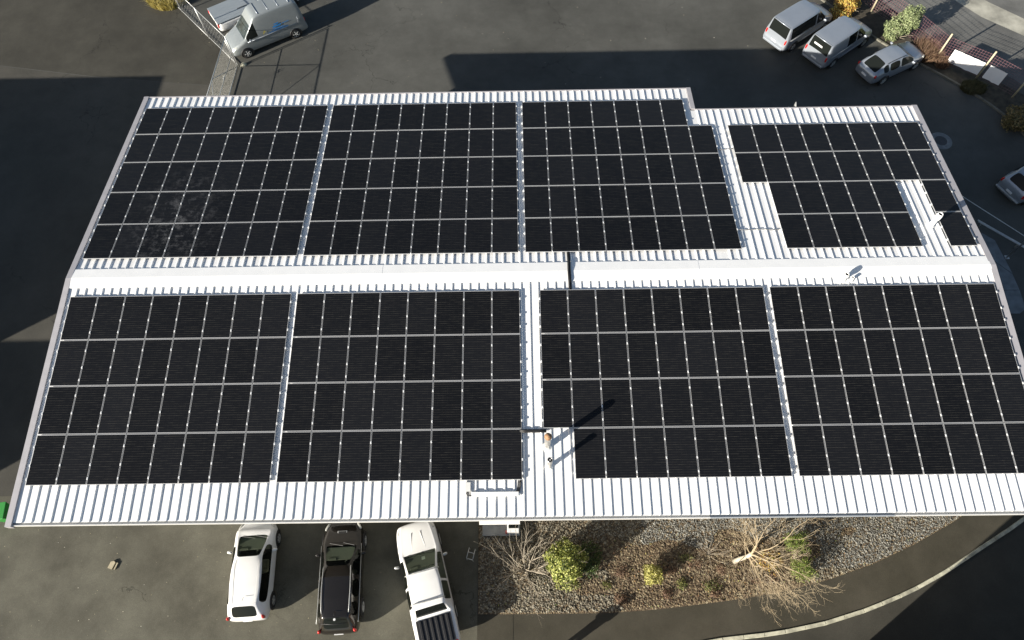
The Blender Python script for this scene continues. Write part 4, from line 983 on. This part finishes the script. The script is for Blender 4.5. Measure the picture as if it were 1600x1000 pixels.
# bare tree
t = thing('bare_tree', 'leafless tree with pale trunk and wide spreading twigs over the footpath', 'tree', (28.05, -10.68, .05))
m = MB(); m.tube([(0, 0, -.1), (.02, .0, .8), (.06, -.03, 1.6), (.05, -.02, 2.3)], [.12, .095, .085, .075], 10); obj('trunk', m, M_bark, t, True)
m = MB(); rg = random.Random(5)
def limb(mb, p, d, ln, r, lev, rg, lift=.04):
    """a long curving limb that sheds side branches along its length"""
    n = max(3, int(ln / (.26 if lev > 1 else .18))); p = Vector(p); d = Vector(d).normalized(); pts = [p.copy()]; rs = [r]; ds = [d.copy()]
    for i in range(n):
        d = (d + Vector((rg.gauss(0, .11), rg.gauss(0, .11), rg.gauss(0, .07) + lift))).normalized(); p = p + d * ln / n
        pts.append(p.copy()); ds.append(d.copy()); rs.append(max(.003, r * (1 - .85 * (i + 1) / n)))
    mb.tube(pts, rs, 7 if r > .03 else (4 if r > .01 else 3), cap=False)
    if lev == 0: return
    for i in range(max(1, int(n * .22)), n + 1):
        if lev < 3 and rg.random() < .2: continue
        for q in range(1 if rg.random() < .9 else 2):
            a = ds[i].orthogonal().normalized(); a.rotate(Matrix.Rotation(rg.uniform(0, 6.28), 3, ds[i]))
            w = rg.uniform(.45, .95); nd = ds[i] * math.cos(w) + a * math.sin(w); t = i / n
            limb(mb, pts[i], nd, max(.25, ln * (.62 - .38 * t) * rg.uniform(.7, 1.1)), max(.004, rs[i] * .55), lev - 1, rg, lift)
mains = [((.04, 0, 2.2), (.28, .30, 1), 2.7, .055), ((.05, -.02, 2.3), (.6, -.30, 1), 2.6, .045), ((.05, 0, 2.2), (-.55, .4, .6), 1.5, .03), ((.06, -.03, 1.9), (.1, -1, .55), 2.1, .035), ((.05, 0, 2.0), (.75, -.9, .6), 2.3, .038), ((.05, 0, 2.25), (1, .1, .55), 2.6, .036), ((.05, 0, 2.1), (.95, -.45, .4), 2.7, .034), ((.05, 0, 2.2), (.6, .8, .6), 2.2, .03), ((.02, 0, 1.5), (-.7, -.3, .5), 1.1, .02), ((.02, 0, 1.6), (-.2, .9, .5), 1.4, .024), ((.05, -.02, 1.8), (.45, -1, .35), 2.0, .03), ((.05, -.02, 1.7), (-.35, -.9, .4), 1.3, .022)]
for p, d, ln, r in mains: limb(m, p, d, ln * 1.12, r * .9, 3, rg, .01)
obj('branches', m, plain('pale_branches', (.33, .265, .17), .85, noise=.2, scale=8), t)
# low bare stems left of the tree and in the mulch
for i, (a, b, s_, lab) in enumerate([(26.9, -10.35, .8, 'tangle of thin leafless stems in the mulch left of the bare tree'), (28.9, -11.5, .7, 'tangle of thin leafless stems below the bare tree'), (29.9, -9.9, .6, 'thin leafless stems by the gutter above the tree crown')]):
    t = thing('dry_shrub', lab, 'shrub', (a, b, .05)); m = MB(); rg = random.Random(40 + i)
    for k in range(14): q = k * .45; twigs(m, (0, 0, 0), (math.cos(q), math.sin(q), .55), s_ * rg.uniform(.6, 1), .009, 2, rg, .4, 3)
    obj('branches', m, M_twig, t)
# yellow grass, top left, and plants top right
def grass(name, label, loc, n, rad, h, mat, seed=1):
    m = MB(); rg = random.Random(seed)
    for i in range(n):
        a = rg.uniform(0, 6.28); q = rg.random() ** .5; p = Vector((rad[0] * q * math.cos(a), rad[1] * q * math.sin(a), 0)); l = h * rg.uniform(.5, 1.1)
        tip = p + Vector((rg.gauss(0, .35) * l, rg.gauss(0, .35) * l, l)); md = (p + tip) / 2 + Vector((0, 0, l * .12)); s_ = Vector((rg.uniform(-1, 1), rg.uniform(-1, 1), 0)).normalized() * .014
        m.add([p - s_, p + s_, md + s_, md - s_, tip], [(0, 1, 2, 3), (3, 2, 4)])
    o = tag(obj(name, m, mat), label, 'grass'); o.location = loc; return o
grass('grass_clump', 'clump of dry yellow grass beside the wire fence', (-5.5, 27.2, 0), 5200, (1.45, 1.3), .7, L_straw, 2)
grass('grass_clump', 'clump of tall brown dry grass at the wooden post by the estate car', (45.15, 20.35, 0), 2600, (.75, .7), .9, L_brown, 3)
grass('grass_clump', 'second clump of brown dry grass beside the large white banner', (46.0, 19.45, 0), 1000, (.4, .35), .6, L_brown, 4)
grass('grass_clump', 'dark grass growing below the white banners', (47.4, 17.4, 0), 1800, (.8, .6), .3, leaf_mat('dull_grass', [(0, (.05, .05, .02)), (1, (.14, .13, .06))]), 5)
shrub('bush', 'pale green bush with two rounded tops in front of the silver estate car', (43.7, 21.95, 0), [(((.42, .2, 1.35), (.72, .72, .95), 3300, .06), dict(seed=11, shell=.5, lump=.14)), (((-.35, .0, .75), (.7, .62, .75), 2200, .06), dict(seed=12, shell=.5))], L_pale, cat='bush', h=1.2)
shrub('bush', 'orange-yellow bush behind the two silver vans', (40.9, 24.5, 0), [(((0, 0, .7), (.75, .75, .7), 2200, .07), dict(seed=13, shell=.45, lump=.2)), (((-.7, -.55, .4), (.45, .5, .45), 700, .06), dict(seed=14))], L_orange, cat='bush', h=.8)
shrub('bush', 'dark reddish bush above the orange bush at the top edge', (39.5, 26.6, 0), [(((0, 0, .6), (.9, .9, .7), 1500, .07), dict(seed=15))], leaf_mat('reddish', [(0, (.06, .03, .015)), (1, (.25, .14, .06))]), cat='bush', h=.8)
shrub('bush', 'olive and brown bush in the shaded planting strip at right edge', (49.0, 14.3, 0), [(((0, 0, .6), (.95, .9, .65), 2400, .075), dict(seed=16, lump=.25))], leaf_mat('olive', [(0, (.07, .07, .025)), (.6, (.2, .16, .06)), (1, (.34, .24, .1))]), cat='bush', h=.7)

# ------------------------------------------------------------------ neighbours outside the frame whose shadows the photo shows
def block(label, x0, x1, y0, y1, h, mat, nwin):
    b = thing('neighbour_building', label, 'building', ((x0 + x1) / 2, (y0 + y1) / 2, 0)); a, c = (x1 - x0) / 2, (y1 - y0) / 2
    m = MB(); m.prism([(-a, -c), (a, -c), (a, c), (-a, c)], 0, h - .15); obj('wall', m, mat, b)
    m = MB(); m.box((0, 0, h - .075), (2 * a + .1, 2 * c + .1, .15)); obj('roof', m, M_barge, b)
    for i in range(nwin):
        yy = -c + (i + .5) * 2 * c / nwin
        m = MB(); m.box((a, yy, h * .5), (.08, 1.5, 1.3)); o = obj('window', m, M_cap, b)
        m = MB(); m.box((a + .02, yy, h * .5), (.08, 1.36, 1.16)); obj('pane', m, M_glass, o)
    return b
M_brick = plain('brown_brick', (.25, .16, .11), .9, noise=.15, scale=4)
block('grey neighbouring workshop left of the yard', -32, -18.56, -5.86, 10.3, 6, M_clad, 4)
block('low brick building left of the yard, nearer the camera', -30, -17.3, -13.4, -8.7, 6, M_brick, 1)
block('brick building across the side road at lower right', 29.9, 52, -28, -16.07, 7, M_brick, 3)

# the person flying the camera stands just below the frame; only the shadow is in the photo
def person(loc, heading):
    t = thing('person', 'person in dark jacket and jeans standing on the footpath holding a remote control', 'person', loc, heading)
    J = [((0, 0, .92), .135), ((0, 0, 1.1), .14), ((0, 0, 1.32), .155), ((0, 0, 1.46), .075), ((.01, 0, 1.53), .055), ((.015, 0, 1.62), .095), ((.015, 0, 1.70), .095), ((.01, 0, 1.76), .06)]
    E = [(i, i + 1) for i in range(7)]
    def chain(root, pts):
        p = root
        for q in pts: J.append(q); E.append((p, len(J) - 1)); p = len(J) - 1
    for s in (1, -1):
        chain(2, [((0, s * .19, 1.4), .07), ((-.02, s * .24, 1.14), .05), ((.2, s * .14, 1.08), .038), ((.28, s * .09, 1.1), .03)])
        chain(0, [((0, s * .1, .84), .1), ((.01, s * .12, .48), .065), ((0, s * .13, .09), .045), ((.14, s * .14, .05), .04)])
    me = bpy.data.meshes.new('body'); me.from_pydata([j[0] for j in J], E, []); o = bpy.data.objects.new('body', me); COL.objects.link(o)
    sk = o.modifiers.new('skin', 'SKIN'); sv = me.skin_vertices[0].data
    for i, j in enumerate(J): sv[i].radius = (j[1], j[1] * (1.15 if i < 3 else 1)); 
    sv[0].use_root = True
    o.modifiers.new('s', 'SUBSURF').levels = 2; o.modifiers['s'].render_levels = 2
    m, nt, b = newmat('clothes'); g = N(nt, 'ShaderNodeTexCoord'); sx = N(nt, 'ShaderNodeSeparateXYZ'); nt.links.new(g.outputs['Object'], sx.inputs[0])
    mr = N(nt, 'ShaderNodeMath', operation='DIVIDE'); mr.inputs[1].default_value = 1.8; nt.links.new(sx.outputs['Z'], mr.inputs[0])
    r = ramp(nt, [(0, (.02, .02, .02)), (.06, (.04, .06, .12)), (.52, (.03, .03, .035)), (.835, (.45, .28, .2))]); r.color_ramp.interpolation = 'CONSTANT'
    nt.links.new(mr.outputs[0], r.inputs['Fac']); nt.links.new(r.outputs['Color'], b.inputs['Base Color']); b.inputs['Roughness'].default_value = .8
    me.materials.append(m); o.parent = t
    blob('hair', t, (-.015, 0, 1.70), (.21, .2, .2), plain('brown_hair', (.05, .03, .02), .7))
    skin = plain('skin', (.45, .28, .2), .6)
    blob('nose', t, (.115, 0, 1.635), (.035, .03, .04), skin)
    for s in (1, -1):
        blob('eye', t, (.1, s * .035, 1.665), (.02, .025, .014), M_dark); blob('ear', t, (.01, s * .1, 1.64), (.04, .025, .06), skin)
        fm = MB()
        for k in range(4): fm.tube([(.28, s * (.105 - k * .018), 1.11), (.325, s * (.1 - k * .018), 1.10 - .004 * k), (.34, s * (.085 - k * .018), 1.075)], [.009, .009, .007], 6)
        fm.tube([(.27, s * .06, 1.12), (.30, s * .035, 1.135), (.325, s * .03, 1.13)], [.011, .01, .008], 6); obj('fingers', fm, skin, t, True)
    blob('mouth', t, (.1, 0, 1.585), (.015, .05, .012), plain('lips', (.35, .15, .12), .6))
    return t
person((19.35, -14.72, .03), R(75))
mb = MB(); mb.box((0, 0, 0), (.1, .2, .035)); mb.box((.06, 0, .03), (.02, .15, .08)); rc = tag(obj('remote_control', mb, M_black, bevel=.008), "black remote control held in the person's hands", 'remote control')
rc.location = (19.35 + .33 * math.cos(R(75)), -14.72 + .33 * math.sin(R(75)), 1.10 + .03); rc.rotation_euler = (0, 0, R(75))
